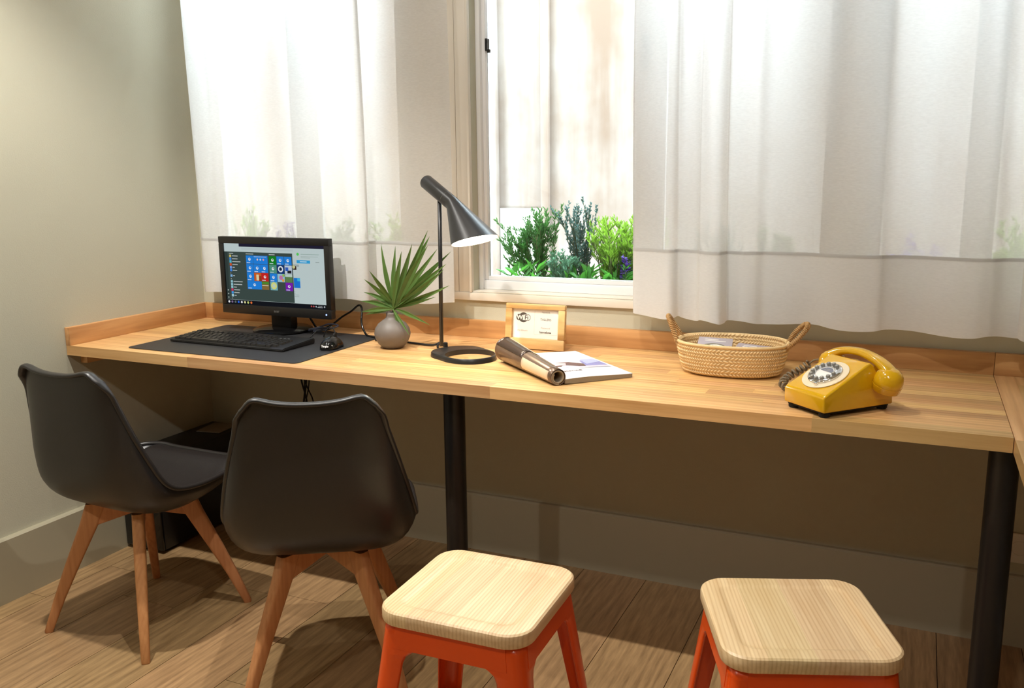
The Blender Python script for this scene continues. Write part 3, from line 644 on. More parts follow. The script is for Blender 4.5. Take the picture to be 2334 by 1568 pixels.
# ------------------------------------------------------------------ computer tower, under-desk cables
pc = thing('computer_tower', 'black computer tower on the floor under the desk corner', 'computer', (0.108, -0.255, 0))
box('case', -.085, .085, -.22, .225, .012, .342, M_black, pc, bev=.004)
box('front_panel', -.085, .085, -.232, -.2205, .012, .342, M_gloss, pc, bev=.004)
box('drive_bay', -.07, .07, -.2345, -.2325, .27, .31, M_black, pc, bev=.0008)
lathe('power_button', [(.009, 0), (.009, .003), (.007, .004)], M_chrome, pc, 16, (0, -.2325, .22), (R(90), 0, 0))
for x in (-.06, .06):
    for y in (-.19, .19): lathe('foot', [(.014, .0003), (.016, .012)], M_rubber, pc, 14, (x, y, 0))
pap = box('folded_paper', -.05, .05, -.06, .06, 0, .004, plain('grey paper', srgb(150, 142, 130), 0.7, var=.2, vscale=40), None, bev=.001); pap.location = (.115, -.105, .3423); pap.rotation_euler = (0, 0, .15)
tag(pap, 'grey folded paper on top of the computer tower', 'paper')
cabs = [[(.47, -.06, .715), (.478, -.05, .56), (.495, -.045, .45), (.46, -.05, .28), (.36, -.06, .22), (.197, -.10, .25)], [(.525, -.07, .715), (.512, -.06, .57), (.492, -.05, .47), (.45, -.06, .30), (.34, -.07, .25), (.197, -.12, .28)],
        [(.535, -.05, .715), (.515, -.045, .55), (.498, -.05, .45), (.46, -.06, .25), (.35, -.08, .20), (.197, -.09, .20)], [(.515, -.075, .715), (.53, -.06, .56), (.555, -.05, .46), (.52, -.06, .25), (.4, -.08, .17), (.197, -.11, .15)],
        [(.565, -.06, .715), (.548, -.05, .56), (.522, -.05, .46), (.47, -.06, .22), (.36, -.09, .12), (.197, -.14, .12)]]
for i, c in enumerate(cabs):
    c = [(x, y - .011 * i, z) for x, y, z in c]
    o = tube('cable', c, .0032 if i == 0 else .0024, M_rubber, None, 6, 6)
    tag(o, ['thick black cable, leftmost of those hanging under the desk', 'thin black cable hanging under the desk, crossing the thick one', 'thin black cable hanging under the desk, third from the left', 'black cable hanging under the desk, slanting right as it falls', 'black cable hanging under the desk, rightmost at the top'][i], 'cable', 'cables hanging under the desk')

# ------------------------------------------------------------------ desk mat, monitor, keyboard, mouse
dm = prism('desk_mat', [(x, y) for x, y in rrect(.665, .466, .018, 5)], 0, .0022, M_mat); dm.location = (.556, -.3575, TZ + .0002); tag(dm, 'black rectangular desk mat under the keyboard', 'desk mat')
MZ = TZ + .0026
mo = thing('monitor', 'black flat monitor showing a blue tiled start menu', 'monitor', (.512, -.205, MZ), R(0))
lathe('base', [(.0, 0.0), (.096, 0.0), (.102, .003), (.102, .008), (.092, .013), (.05, .017), (.0, .018)], M_gloss, mo, 40, (-.012, .045, 0), caps=False)
box('neck', -.050, .036, .030, .068, .014, .14, M_black, mo, bev=.006)
MW, MB, MT = .231, .060, .3265   # half width, bottom, top above the mat
D0 = 0.0
fr = thing('housing'); fr.parent = mo
box('back_shell', -MW + .016, MW - .016, .0195, .048, MB + .012, MT - .012, M_black, fr, bev=.008)
SX0, SX1, SZ0, SZ1 = -.2115, .2115, MB + .0315, MT - .0235
for nm, q in (('bezel', (-MW, MW, SZ1, MT)), ('bezel', (-MW, MW, MB, SZ0)), ('bezel', (-MW, SX0, SZ0, SZ1)), ('bezel', (SX1, MW, SZ0, SZ1))):
    box(nm, q[0], q[1], -.004, .020, q[2], q[3], M_black, fr, bev=.002)
text('logo', 'acer', .013, plain('silver print', srgb(120, 120, 120), .4, metal=.5), fr, Matrix.Translation((0.005, -.0042, MB + .016)) @ Matrix.Rotation(R(90), 4, 'X'), 'CENTER', .0003)
lathe('power_light', [(.0028, 0), (.0028, .0008)], emissive('blue led', (.2, .3, 1, 1), 4), fr, 12, (MW - .02, -.004, MB + .015), (R(90), 0, 0))
scr = box('screen', SX0, SX1, 0.002, .004, SZ0, SZ1, emissive('screen page', srgb(200, 216, 216), .78), mo)
SW, SH = SX1 - SX0, SZ1 - SZ0; lay = [0]
def pix(nm, u0, u1, v0, v1, col, layer=1, k_=.85):
    key = 'screen %d %d %d' % col
    y = .0018 - .0002 * layer
    v = [(SX0 + u * SW, y, SZ1 - vv * SH) for u, vv in ((u0, v1), (u1, v1), (u1, v0), (u0, v0))]
    return link(nm, mesh(nm, v, [(0, 1, 2, 3)], emissive(key, srgb(*col), k_)), scr)
def dot(nm, u, vv, r, col, layer=2):
    y = .0018 - .0002 * layer; c = [(SX0 + u * SW + r * math.cos(a), y, SZ1 - vv * SH + r * math.sin(a)) for a in [2 * math.pi * q / 12 for q in range(12)]]
    return link(nm, mesh(nm, c, [tuple(range(12))], emissive('screen %d %d %d' % col, srgb(*col), .85)), scr)
pix('tab_bar', .155, 1, 0, .05, (34, 32, 52)); pix('address_bar', .18, .70, .068, .10, (186, 200, 202)); pix('start_menu', 0, .688, .135, .925, (62, 76, 72)); pix('menu_rail', 0, .03, .135, .925, (52, 64, 62), 2)
pix('taskbar', 0, 1, .928, 1, (22, 24, 30))
BL, WH = (36, 130, 222), (236, 240, 244)
gx = [.222, .296, .369, .455, .531, .607]; gv = [.188, .328, .465, .602]; tw, th = .0715, .134
tiles = [(0, 0, BL, 1), (1, 0, BL, 2), (3, 0, (22, 130, 36), 1), (4, 0, BL, 1), (5, 0, BL, 1), (0, 1, BL, 1), (1, 1, BL, 1), (2, 1, BL, 1), (3, 1, (82, 150, 128), 1), (4, 1, (22, 54, 118), 1), (5, 1, (190, 204, 220), 1),
         (0, 2, BL, 1), (1, 2, (206, 96, 40), 1), (2, 2, (204, 38, 34), 1), (3, 2, BL, 1), (4, 2, (150, 196, 214), 1), (5, 2, (96, 132, 78), 1), (0, 3, BL, 2), (2, 3, (136, 108, 60), 1), (3, 3, (120, 180, 190), 1), (5, 3, (122, 32, 178), 1)]
for c, r, col, wd in tiles:
    u0, v0 = gx[c], gv[r]; u1 = u0 + tw + (gx[1] - gx[0] if wd == 2 else 0)
    pix('tile', u0, u1, v0, v0 + th, col, 2)
    uc, vc = (u0 + u1) / 2, v0 + th * .46
    if (c, r) == (1, 0):
        for q, cc in enumerate(((240, 200, 190), (200, 220, 240), (236, 160, 170))): dot('tile_icon', uc - .03 + q * .03, vc, .0035, cc, 3)
        pix('tile_text', u0 + .008, u1 - .012, v0 + .014, v0 + .022, (190, 214, 240), 3)
    elif col in (BL, (22, 130, 36), (204, 38, 34), (122, 32, 178), (82, 150, 128)):
        dot('tile_icon', uc, vc, .0052, WH, 3); dot('tile_icon', uc + .003, vc - .006, .0022, col, 4)
        pix('tile_text', u0 + .006, u0 + .042, v0 + th - .022, v0 + th - .011, (206, 222, 240), 3)
    elif (c, r) == (4, 1): dot('tile_icon', uc, vc, .011, (222, 228, 236), 3); dot('tile_icon', uc, vc, .006, (30, 44, 70), 4)
    elif (c, r) == (5, 1): pix('tile_picture', u0 + .006, uc, v0 + .03, v0 + .09, (52, 96, 190), 3); pix('tile_picture', uc - .01, u1 - .006, v0 + .08, v0 + .125, (36, 40, 44), 3)
    elif (c, r) == (1, 2): pix('tile_picture', uc - .014, uc + .012, v0 + .03, v0 + .125, (222, 214, 170), 3); pix('tile_picture', uc + .014, u1, v0 + .05, v0 + th, (150, 60, 24), 3)
    elif (c, r) == (4, 2): dot('tile_picture', uc, vc, .008, (196, 120, 170), 3); dot('tile_picture', uc + .02, v0 + .105, .005, (230, 160, 60), 3); dot('tile_picture', uc + .024, v0 + .025, .005, (150, 190, 90), 3)
    elif (c, r) == (5, 2): pix('tile_picture', u0, u1, v0, v0 + .045, (190, 210, 204), 3)
    elif (c, r) == (2, 3): pix('tile_picture', u0, u1, v0, v0 + .045, (80, 140, 50), 3); pix('tile_text', u0 + .004, u1 - .004, v0 + .06, v0 + .072, (230, 224, 200), 4)
    elif (c, r) == (3, 3): dot('tile_icon', uc, vc, .0125, (214, 220, 130), 3); dot('tile_icon', uc, vc, .006, (196, 214, 196), 4)
for u0, u1 in ((.222, .30), (.457, .515)): pix('menu_heading', u0, u1, .158, .170, (188, 196, 194), 2)
pix('menu_heading', .048, .092, .158, .170, (188, 196, 194), 2)
icons = [(.205, (206, 190, 110), .06), (.252, (70, 140, 226), .057), (.298, (90, 190, 214), .085), (.345, (214, 90, 50), .055), (.392, (120, 160, 236), .022), (.44, (70, 140, 226), .045), (.53, (130, 180, 226), .018), (.625, (150, 200, 210), .095), (.672, (150, 200, 210), .088), (.718, (150, 200, 210), .03), (.762, (206, 60, 100), .062), (.808, (70, 160, 232), .055), (.855, (170, 210, 220), .022)]
for vv, col, tl in icons:
    pix('list_icon', .049, .070, vv - .02, vv + .02, col, 2); pix('list_text', .077, .077 + tl, vv - .006, vv + .006, (200, 206, 204), 2)
for vv in (.488, .582, .902): pix('list_text', .052, .058, vv - .006, vv + .006, (200, 206, 204), 2)
for vv in (.77, .83, .89): dot('rail_icon', .016, vv, .0026, (176, 186, 184), 3)
dot('page_icon', .742, .142, .0052, (92, 204, 96)); pix('page_button', .728, .858, .235, .285, (52, 160, 216))
pix('button_text', .76, .825, .254, .265, (220, 236, 244), 2); pix('page_text', .77, .945, .137, .147, (158, 180, 174)); pix('page_text', .77, .935, .173, .181, (166, 182, 178)); pix('page_text', .77, .86, .193, .201, (166, 182, 178)); pix('page_text', .91, .945, .256, .265, (140, 152, 150))
pix('page_picture', .69, .722, .33, .39, (58, 42, 36)); dot('page_picture', .697, .345, .006, (206, 206, 150)); pix('page_text', .69, .748, .312, .320, (60, 74, 84)); pix('page_text', .728, .748, .332, .338, (60, 74, 84))
pix('page_picture', .69, .752, .52, .68, (32, 120, 214)); pix('page_picture', .725, .752, .525, .57, (62, 186, 226), 2)
for vv in (.738, .765, .79, .815): pix('page_text', .692, .70 + (.035 if vv > .78 else 0), vv, vv + .006, (140, 152, 152))
for q, col in enumerate(((236, 238, 240), (130, 110, 150), (96, 110, 114), (50, 106, 226), (232, 232, 236), (226, 222, 160), (200, 210, 120), (236, 120, 60))): dot('taskbar_icon', .017 + q * .033, .962, .0042, col, 2)
for u, col in ((.85, (196, 80, 80)), (.872, (196, 90, 96)), (.895, (170, 180, 190)), (.975, (180, 186, 190))): dot('tray_icon', u, .96, .003, col, 2)
pix('clock_text', .915, .955, .945, .952, (206, 210, 214), 2); pix('clock_text', .908, .958, .968, .976, (206, 210, 214), 2)

kb = thing('keyboard', 'black full-size keyboard on the desk mat', 'keyboard', (.514, -.388, MZ), R(-1.5))
KW, KD = .472, .158
# wedge body, rising to the back
v = []
for x in (-KW / 2, KW / 2): v += [(x, -KD / 2, .001), (x, KD / 2, .001), (x, KD / 2, .0175), (x, KD / 2 - .02, .0165), (x, -KD / 2 + .010, .0095), (x, -KD / 2, .006)]
bm = bmesh.new(); vv = [bm.verts.new(c) for c in v]
for ff in [tuple(range(6)), tuple(range(11, 5, -1))] + [(j, (j + 1) % 6, (j + 1) % 6 + 6, j + 6) for j in range(6)]: bm.faces.new([vv[q] for q in ff])
bmesh.ops.recalc_face_normals(bm, faces=bm.faces); bmesh.ops.bevel(bm, geom=bm.edges[:], offset=.0025, segments=2, affect='EDGES')
link('body', frombm('body', bm, M_black, auto=40), kb)
slope = math.atan2(.007, KD - .030); keym = {}
def key(x, y, wk, dk=.0152):
    k_ = (round(wk, 4), dk)
    if k_ not in keym:
        bm = bmesh.new(); add_box(bm, -wk / 2, wk / 2, -dk / 2, dk / 2, 0, .0055)
        for vq in bm.verts:
            if vq.co.z > .003: vq.co.x *= 1 - .004 / wk * .9; vq.co.y *= 1 - .004 / dk * .9
        keym[k_] = frombm('key', bm, M_key)
    z = .0095 + (y + KD / 2 - .010) * math.tan(slope); link('key', keym[k_], kb, (x, y, z + .0002), (slope, 0, 0))
u = .0187; x0 = -KW / 2 + .012; ys = [-KD / 2 + .019 + i * .0182 for i in range(6)]
def row(y, ws, xs_):
    x = xs_
    for wk in ws:
        if wk > 0: key(x + wk * u / 2, y, wk * u - .0022)
        x += abs(wk) * u
row(ys[0], [1.25, 1.25, 1.25, 6.25, 1.25, 1.25, 1.25, 1.25], x0); row(ys[1], [2.25] + [1] * 10 + [2.75], x0); row(ys[2], [1.75] + [1] * 11 + [2.25], x0); row(ys[3], [1.5] + [1] * 12 + [1.5], x0); row(ys[4], [1] * 13 + [2], x0)
row(ys[5] + .005, [1, -1, 1, 1, 1, 1, -.5, 1, 1, 1, 1, -.5, 1, 1, 1, 1], x0)
xa = x0 + 15.25 * u
row(ys[0], [1, 1, 1], xa); row(ys[1], [-1, 1], xa); row(ys[3], [1, 1, 1], xa); row(ys[4], [1, 1, 1], xa); row(ys[5] + .006, [1, 1, 1], xa)
xb = xa + 3.25 * u
row(ys[0], [2, 1], xb); row(ys[1], [1, 1, 1], xb); row(ys[2], [1, 1, 1, 1], xb); row(ys[3], [1, 1, 1, 1], xb); row(ys[4], [1, 1, 1, 1], xb); row(ys[1] - .0096, [-3, 1], xb)
for q in range(3): box('indicator', xb + .008 + q * .016, xb + .016 + q * .016, ys[5] + .003, ys[5] + .006, .0165, .0175, plain('indicator grey', srgb(120, 120, 120), .4), kb)
tube('keyboard_cord', [(.18, KD / 2 - .004, .010), (.19, KD / 2 + .03, .010), (.20, KD / 2 + .06, .03), (.19, KD / 2 + .11, .02), (.20, KD / 2 + .16, .006)], .0019, M_rubber, kb, 6, 6)

ms = thing('computer_mouse', 'small black optical mouse on the desk mat', 'mouse', (.845, -.355, MZ), R(12))
rings = []
for k_ in range(11):
    a = k_ / 10; y = -.05 + .10 * a; hwid = .031 * (1 - abs(2 * a - 1) ** 3.2 * .55) - (.004 * math.exp(-((a - .5) / .15) ** 2)); top = .006 + .031 * (math.sin(math.pi * (a * .86 + .10)) ** .8)
    rings.append([(hwid * math.cos(b), y, max(0.0004, top * math.sin(b))) for b in [math.pi * q / 12 for q in range(13)]])
v, f = loft(rings); link('body', mesh('body', v, f, M_gloss, True), ms)
lathe('wheel', [(.009, -.003), (.0105, -.0015), (.0105, .0015), (.009, .003)], M_rubber, ms, 16, (0, .026, .0325), (0, R(90), 0))
tube('button_seam', [(0, .045, .021), (0, .03, .0335), (0, .012, .0378)], .0006, M_rubber, ms, 5)
text('logo', 'Targus', .0085, plain('white print', srgb(230, 230, 230), .4), ms, Matrix.Translation((0.0, -.0515, .0135)) @ Matrix.Rotation(R(70), 4, 'X'), 'CENTER', .0003)
tube('mouse_cord', [(0, .05, .006), (-.02, .09, .012), (-.05, .12, .045), (-.075, .13, .03), (-.09, .14, .008), (-.10, .17, .004)], .0017, M_rubber, ms, 6, 6)

# cables lying on the desk behind the monitor
tag(tube('cable', [(.575, -.155, .85), (.582, -.135, .83), (.596, -.120, .785), (.62, -.115, .7575), (.66, -.10, .772), (.70, -.09, .802), (.745, -.10, .825), (.778, -.10, .848), (.79, -.10, .835), (.80, -.12, .79), (.83, -.14, .757), (.87, -.16, .7543), (.92, -.18, .7543)], .0036, M_gloss, None, 8, 8), 'black monitor cable arching up beside the vase', 'cable', 'cables on the desk')
M_tie = plain('blue grey cable', srgb(92, 98, 122), .35)
for i, c in enumerate(([(.60, -.13, .759), (.63, -.12, .768), (.66, -.11, .778), (.69, -.10, .772), (.66, -.13, .760), (.62, -.15, .7565)], [(.59, -.14, .7575), (.62, -.155, .766), (.65, -.14, .7695), (.675, -.12, .764), (.64, -.115, .7595), (.60, -.15, .7575)])):
    tag(tube('cable', c, .0028, M_tie, None, 6, 8), ['coiled blue-grey cable lying over its fellow behind the monitor base', 'lower coiled blue-grey cable behind the monitor base'][i], 'cable', 'cables on the desk')
tag(tube('cable', [(.905, -.20, .7543), (.98, -.19, .7545), (1.06, -.205, .7545), (1.13, -.215, .756), (1.155, -.20, .768), (1.150, -.222, .758), (1.162, -.245, .7565)], .0034, M_rubber, None, 8, 8), 'black lamp cable running from the vase to the lamp base', 'cable', 'cables on the desk')

# ------------------------------------------------------------------ vase with a fan palm leaf
vs_ = thing('round_vase', 'small round taupe stoneware vase beside the lamp', 'vase', (1.017, -.272, TZ + .0003))
lathe('body', [(.0, .001), (.028, .0005), (.032, .002), (.046, .016), (.0545, .034), (.0565, .046), (.054, .06), (.044, .076), (.030, .087), (.0225, .092), (.0185, .097), (.0178, .104), (.0182, .111), (.0165, .1125), (.0145, .111), (.0145, .09), (.0, .085)], M_vase, vs_, 40, caps=False, auto=60)
pl = thing('palm_leaf', 'green fan palm leaf with long pointed fingers standing in the vase', 'leaf', (1.017, -.272, TZ + .09))
hub = Vector((.012, -.004, .035))
tube('stalk', [(.0, .0, .0), (.004, -.001, .018), tuple(hub)], .003, M_stem, pl, 6, 4)
# fingers: direction seen from the front (degrees from +x, counterclockwise) and length
rg = random.Random(5)
E_r = Vector((.985, .13, 0)).normalized(); E_f = Vector((.13, -.985, 0)).normalized()
F_ = [(186, 62, .008), (177, 70, .009), (161, 80, .0095), (145, 86, .010), (127, 94, .010), (111, 109, .010), (101, 123, .010), (87, 131, .010), (76, 147, .011), (69, 156, .012), (64, 184, .015), (60, 178, .013), (54, 178, .015), (49, 160, .012), (45, 174, .012), (39, 165, .012), (30.5, 153, .012), (20, 134, .010), (14, 97, .006), (-7, 90, .008), (-42, 62, .006), (-71, 78, .006)]
F_ = [(a, L * .00150, wd * 1.08) for a, L, wd in F_]
for i, (a, L, wd) in enumerate(F_):
    a = R(a); d = E_r * math.cos(a) + Vector((0, 0, math.sin(a))) + E_f * (0.28 * math.sin(i * 1.7) * .6 + .12 + (.30 if a < -.5 else 0))
    d.normalize(); nrm = E_f.copy(); nrm = (nrm - d * nrm.dot(d)).normalized(); s = d.cross(nrm).normalized()
    V = []; K = 12; droop = rg.uniform(-.02, .03)
    for k_ in range(K + 1):
        g = k_ / K; ww = wd * (0.22 + 1.0 * math.sin(min(1, g * 1.75) * math.pi / 2) * (1 if g < .57 else 1)) * (1 - max(0, (g - .45) / .55) ** 1.3) * .62
        p = hub + d * (L * g) + Vector((0, 0, -droop * g * g)) + nrm * (.008 * math.sin(g * 3 + i))
        V += [p - s * ww + nrm * ww * .35, p, p + s * ww + nrm * ww * .35]
    F = []
    for k_ in range(K): b = k_ * 3; F += [(b, b + 1, b + 4, b + 3), (b + 1, b + 2, b + 5, b + 4)]
    o = link('leaflet', mesh('leaflet', V, F, M_palm, False), pl); md = o.modifiers.new('t', 'SOLIDIFY'); md.thickness = .0007

# ------------------------------------------------------------------ desk lamp
lp = thing('desk_lamp', 'black desk lamp with tilted cone shade and ring-shaped foot', 'lamp', (0, 0, 0))
pb = Vector((1.178, -.249)); hc = Vector((1.312, -.333)); LZ = TZ + .0003
# foot: egg outline round the pole and a big round hole, hole cut through
e2 = (hc - pb).normalized(); base = hc - e2 * .03; N = 48; outer = []; inner = []
ang0 = math.atan2(e2.y, e2.x)
for q in range(N):
    a = 2 * math.pi * q / N
    ox, oy = math.cos(a), math.sin(a)
    ro = .094 if ox > -.2 else .094 + .038 * ((-ox - .2) / .8) ** 1.4
    wy = 1.0 if ox > 0 else 1 + .28 * ox * -ox * -1
    p = hc + Vector((math.cos(ang0) * ox * ro - math.sin(ang0) * oy * ro * wy * .86, math.sin(ang0) * ox * ro + math.cos(ang0) * oy * ro * wy * .86)); outer.append(p)
    p2 = hc + e2 * .012 + Vector((math.cos(ang0) * ox - math.sin(ang0) * oy, math.sin(ang0) * ox + math.cos(ang0) * oy)) * .073; inner.append(p2)
rings = [[(p.x, p.y, LZ) for p in outer], [(hc.x + (p.x - hc.x) * .985, hc.y + (p.y - hc.y) * .985, LZ + .012) for p in outer], [(hc.x + (p.x - hc.x) * .96, hc.y + (p.y - hc.y) * .96, LZ + .0145) for p in outer],
         [(p.x, p.y, LZ + .0145) for p in inner], [(p.x, p.y, LZ) for p in inner]]
v, f = loft(rings + [rings[0]], True, False); me = mesh('foot', v, f, M_lamp, True); me.set_sharp_from_angle(angle=R(45)); link('foot', me, lp)
tube('pole', [(pb.x, pb.y, LZ + .012), (pb.x + .008, pb.y - .004, 1.214)], .0062, M_lamp, lp, 16)
lathe('switch_knob', [(.008, 0), (.0075, .012), (.004, .0135)], M_black, lp, 16, (pb.x + .022, pb.y - .016, LZ + .0145))
e = Vector((.9, -.44, 0)).normalized(); ez = Vector((0, 0, 1)); sd = ez.cross(e); o3 = Vector((pb.x, pb.y, 0))
def hp(s, z): return o3 + e * s + ez * z
A, J, Rc = hp(-.060, 1.261), hp(.075, 1.197), hp(.180, 1.094)
ax = (J - A).normalized(); tau = R(17); rn = (e * math.sin(tau) - ez * math.cos(tau))
def circ(c, n_, r, N=40):
    u_ = sd; v_ = n_.cross(u_).normalized(); return [c + (u_ * math.cos(2 * math.pi * q / N) + v_ * math.sin(2 * math.pi * q / N)) * r for q in range(N)]
rc = .0215; rR = .070
cyl = [circ(A + ax * .0005, ax, rc * .8), circ(A, ax, rc * .94), circ(A + ax * .003, ax, rc), circ(J - ax * .034, ax, rc)]
v, f = loft([circ(A, ax, 0.002)] + cyl); me = mesh('handle', v, f, M_lamp, True); me.set_sharp_from_angle(angle=R(50)); link('handle', me, lp)
def cone(r_off, flip=False):
    a = circ(J, ax, rc - r_off); b = circ(Rc, rn, rR - r_off)
    return [[p.lerp(q, g) for p, q in zip(a, b)] for g in (0, .1, .25, .4, .55, .7, .85, 1)]
oc = [circ(J - ax * .0335, ax, rc), circ(J - ax * .012, ax, rc)] + cone(0)
v, f = loft(oc, True, False); me = mesh('shade', v, f, M_lamp, True); sh = link('shade', me, lp)
ic = cone(.0022); v, f = loft([circ(Rc, rn, rR)] + ic[::-1], True, False); link('shade_lining', mesh('shade_lining', v, f, M_lampin, True), lp)
bc = J.lerp(Rc, .42)
lathe('bulb', [(.0, -.03), (.008, -.03), (.010, -.015), (.018, 0), (.020, .010), (.016, .024), (.0, .030)], emissive('bulb glow', (1, .86, .66, 1), 14), lp, 16, tuple(bc), tuple(Vector((0, 0, 1)).rotation_difference(rn).to_euler()), caps=False)
ll = bpy.data.lights.new('lamp_light', 'POINT'); ll.energy = 2.3; ll.color = (1, .90, .74); ll.shadow_soft_size = .018
lo = bpy.data.objects.new('lamp_light', ll); C.objects.link(lo); lo.location = J.lerp(Rc, .80)

# ------------------------------------------------------------------ wifi sign
sg = thing('wifi_sign', 'small wooden frame sign with a wifi card', 'sign', (1.4435, -.142, TZ + .0003), R(1.0))
tilt = Matrix.Rotation(R(-7), 4, 'X')
def sbox(nm, x0, x1, z0, z1, y0, y1, mat, bev=.0015):
    me = boxm(nm, x0, x1, y0, y1, z0, z1, mat, bev); me.transform(Matrix.Translation((0, 0, .001)) @ tilt); return link(nm, me, sg)
W2, HH = .0975, .139
sbox('frame_rail', -W2, W2, .0, .033, -.008, .008, M_signwood, .003); sbox('frame_rail', -W2, W2, HH - .0165, HH, -.008, .008, M_signwood, .003)
sbox('frame_stile', -W2, -W2 + .0215, .033, HH - .0165, -.008, .008, M_signwood); sbox('frame_stile', W2 - .0215, W2, .033, HH - .0165, -.008, .008, M_signwood)
sbox('back_board', -W2 + .003, W2 - .003, .003, HH - .003, .008, .012, M_signwood)
sbox('card', -W2 + .0217, W2 - .0217, .0332, HH - .0167, .0035, .005, M_paper, 0)
def SM(x, z, y=.0033): return Matrix.Translation((0, 0, .001)) @ tilt @ Matrix.Translation((x, y, z)) @ Matrix.Rotation(R(90), 4, 'X')
def flat(nm, poly, x, z, mat, y=.0031):
    me = mesh(nm, [(a, b, 0) for a, b in poly], [tuple(range(len(poly)))], mat); me.transform(SM(x, z, y)); return link(nm, me, sg)
lx, lz = -.042, .096
flat('logo_disc', [(.0155 * math.cos(q * .2618), .0155 * math.sin(q * .2618)) for q in range(24)], lx, lz, M_ink, .0034)
flat('logo_pill', rrect(.047, .020, .009, 5), lx, lz, M_ink, .0032)
flat('logo_pill_white', rrect(.0235, .0172, .0082, 5), lx + .0105, lz, M_paper, .0030)
flat('logo_pill_white', [(-.004, -.0086), (.004, -.0086), (.002, .0086), (-.001, .0086)], lx + .0015, lz, M_paper, .0030)
text('logo_text', 'Wi', .0185, M_paper, sg, SM(lx - .010, lz - .0005, .0028), 'CENTER', .0007); text('logo_text', 'Fi', .0185, M_ink, sg, SM(lx + .0105, lz - .0005, .0028), 'CENTER', .0004)
text('card_text', 'chic&basic', .0085, M_inkl, sg, SM(-.044, .056), 'CENTER')
text('card_text', 'Network', .0072, M_inkl, sg, SM(.032, .114), 'CENTER'); text('card_text', 'TALLERS', .0094, M_ink, sg, SM(.032, .092), 'CENTER')
text('card_text', 'Password', .0076, M_inkl, sg, SM(.032, .066), 'CENTER'); text('card_text', 'barcelona', .0096, M_ink, sg, SM(.032, .053), 'CENTER', .0002)
for x0, x1, z0, z1 in ((-.005, -.0046, .046, .121), (.0705, .0709, .046, .121), (-.005, .0709, .046, .0464), (-.005, .0709, .1206, .121)): flat('card_line', [(x0, z0), (x1, z0), (x1, z1), (x0, z1)], 0, 0, M_inkl, .0032)

# ------------------------------------------------------------------ magazine, front half rolled back
mg = thing('magazine', 'glossy magazine lying open with its left half rolled up', 'magazine', (1.692, -.545, TZ + .0003))
ud = Vector((-.732, .681, 0)); wd_ = Vector((.681, .732, 0)); ML = .335; zup = Vector((0, 0, 1))
K = 18; top = []; bot = []
for k_ in range(K + 1):
    g = k_ / K; x = .008 + .197 * g; zt_ = .0145 * (1 - .12 * g) + .004 * math.exp(-((g - .0) / .12) ** 2) * 0 + .0016 * math.sin(g * 5)
    top.append((x, zt_)); bot.append((x, .0006 + .002 * math.exp(-g * 6)))
def sweep(prof_t, prof_b, mat_t, nm, par, s0=0.0, s1=1.0):
    ring = prof_t + prof_b[::-1]; n = len(ring); V = []
    for s in (s0, s1):
        for x, z in ring: V.append(wd_ * x + ud * (ML * s) + zup * z)
    F = [(j, (j + 1) % n, (j + 1) % n + n, j + n) for j in range(n)] + [tuple(range(n - 1, -1, -1)), tuple(range(n, 2 * n))]
    return link(nm, mesh(nm, V, F, mat_t), par)
sweep([(x, z - .0006) for x, z in top], bot, M_pageedge, 'page_block', mg)
pg = sweep(top, [(x, z - .0005) for x, z in top], M_glossp, 'open_page', mg, -.001, 1.001)
def mpatch(nm, poly, mat, lift=.0002):
    V = []
    for gx_, s in poly:
        k_ = max(0, min(K - .001, gx_ * K)); i = int(k_); (xa_, za), (xb_, zb_) = top[i], top[i + 1]; fr_ = k_ - i
        V.append(wd_ * (xa_ + (xb_ - xa_) * fr_) + ud * (ML * s) + zup * (za + (zb_ - za) * fr_ + lift + .0004))
    return link(nm, mesh(nm, V, [tuple(range(len(V)))], mat), pg)
def strip(nm, g0, g1, s0, s1, mat, lift=.0002):
    for q in range(6): mpatch(nm, [(g0 + (g1 - g0) * a_, s_) for a_, s_ in ((q / 6, s0), ((q + 1) / 6, s0), ((q + 1) / 6, s1), (q / 6, s1))], mat, lift)
P_sky = plain('printed pale blue', srgb(176, 190, 232), .25); P_blue = plain('printed violet blue', srgb(132, 140, 206), .25); P_dark = plain('printed plum', srgb(96, 70, 78), .25); P_pink = plain('printed pink', srgb(226, 196, 208), .25); P_lil = plain('printed lilac', srgb(206, 204, 226), .25); P_pale = plain('printed faint blue', srgb(222, 230, 242), .25)
strip('picture', .0, .98, .30, .62, P_pale); 
mpatch('picture', [(.62, .38), (.96, .36), (.96, .56), (.86, .62), (.70, .58)], P_blue, .0004); mpatch('picture', [(.70, .44), (.95, .50), (.95, .62), (.74, .62)], P_sky, .0006)
mpatch('picture', [(.15, .40), (.62, .36), (.66, .45), (.50, .54), (.30, .54)], P_dark, .0008); mpatch('picture', [(.18, .44), (.36, .42), (.42, .50), (.26, .54)], P_pink, .0010)
mpatch('picture', [(.30, .34), (.94, .30), (.94, .36), (.30, .39)], P_lil, .0006)
tm = Matrix(((wd_.x, ud.x, 0, 0), (wd_.y, ud.y, 0, 0), (0, 0, 1, 0), (0, 0, 0, 1)))
Mt = tm.copy(); Mt.translation = wd_ * .030 + ud * (ML * .235) + zup * .0158
text('page_title', 'balance', .022, P_dark, pg, Mt, 'LEFT', 0)
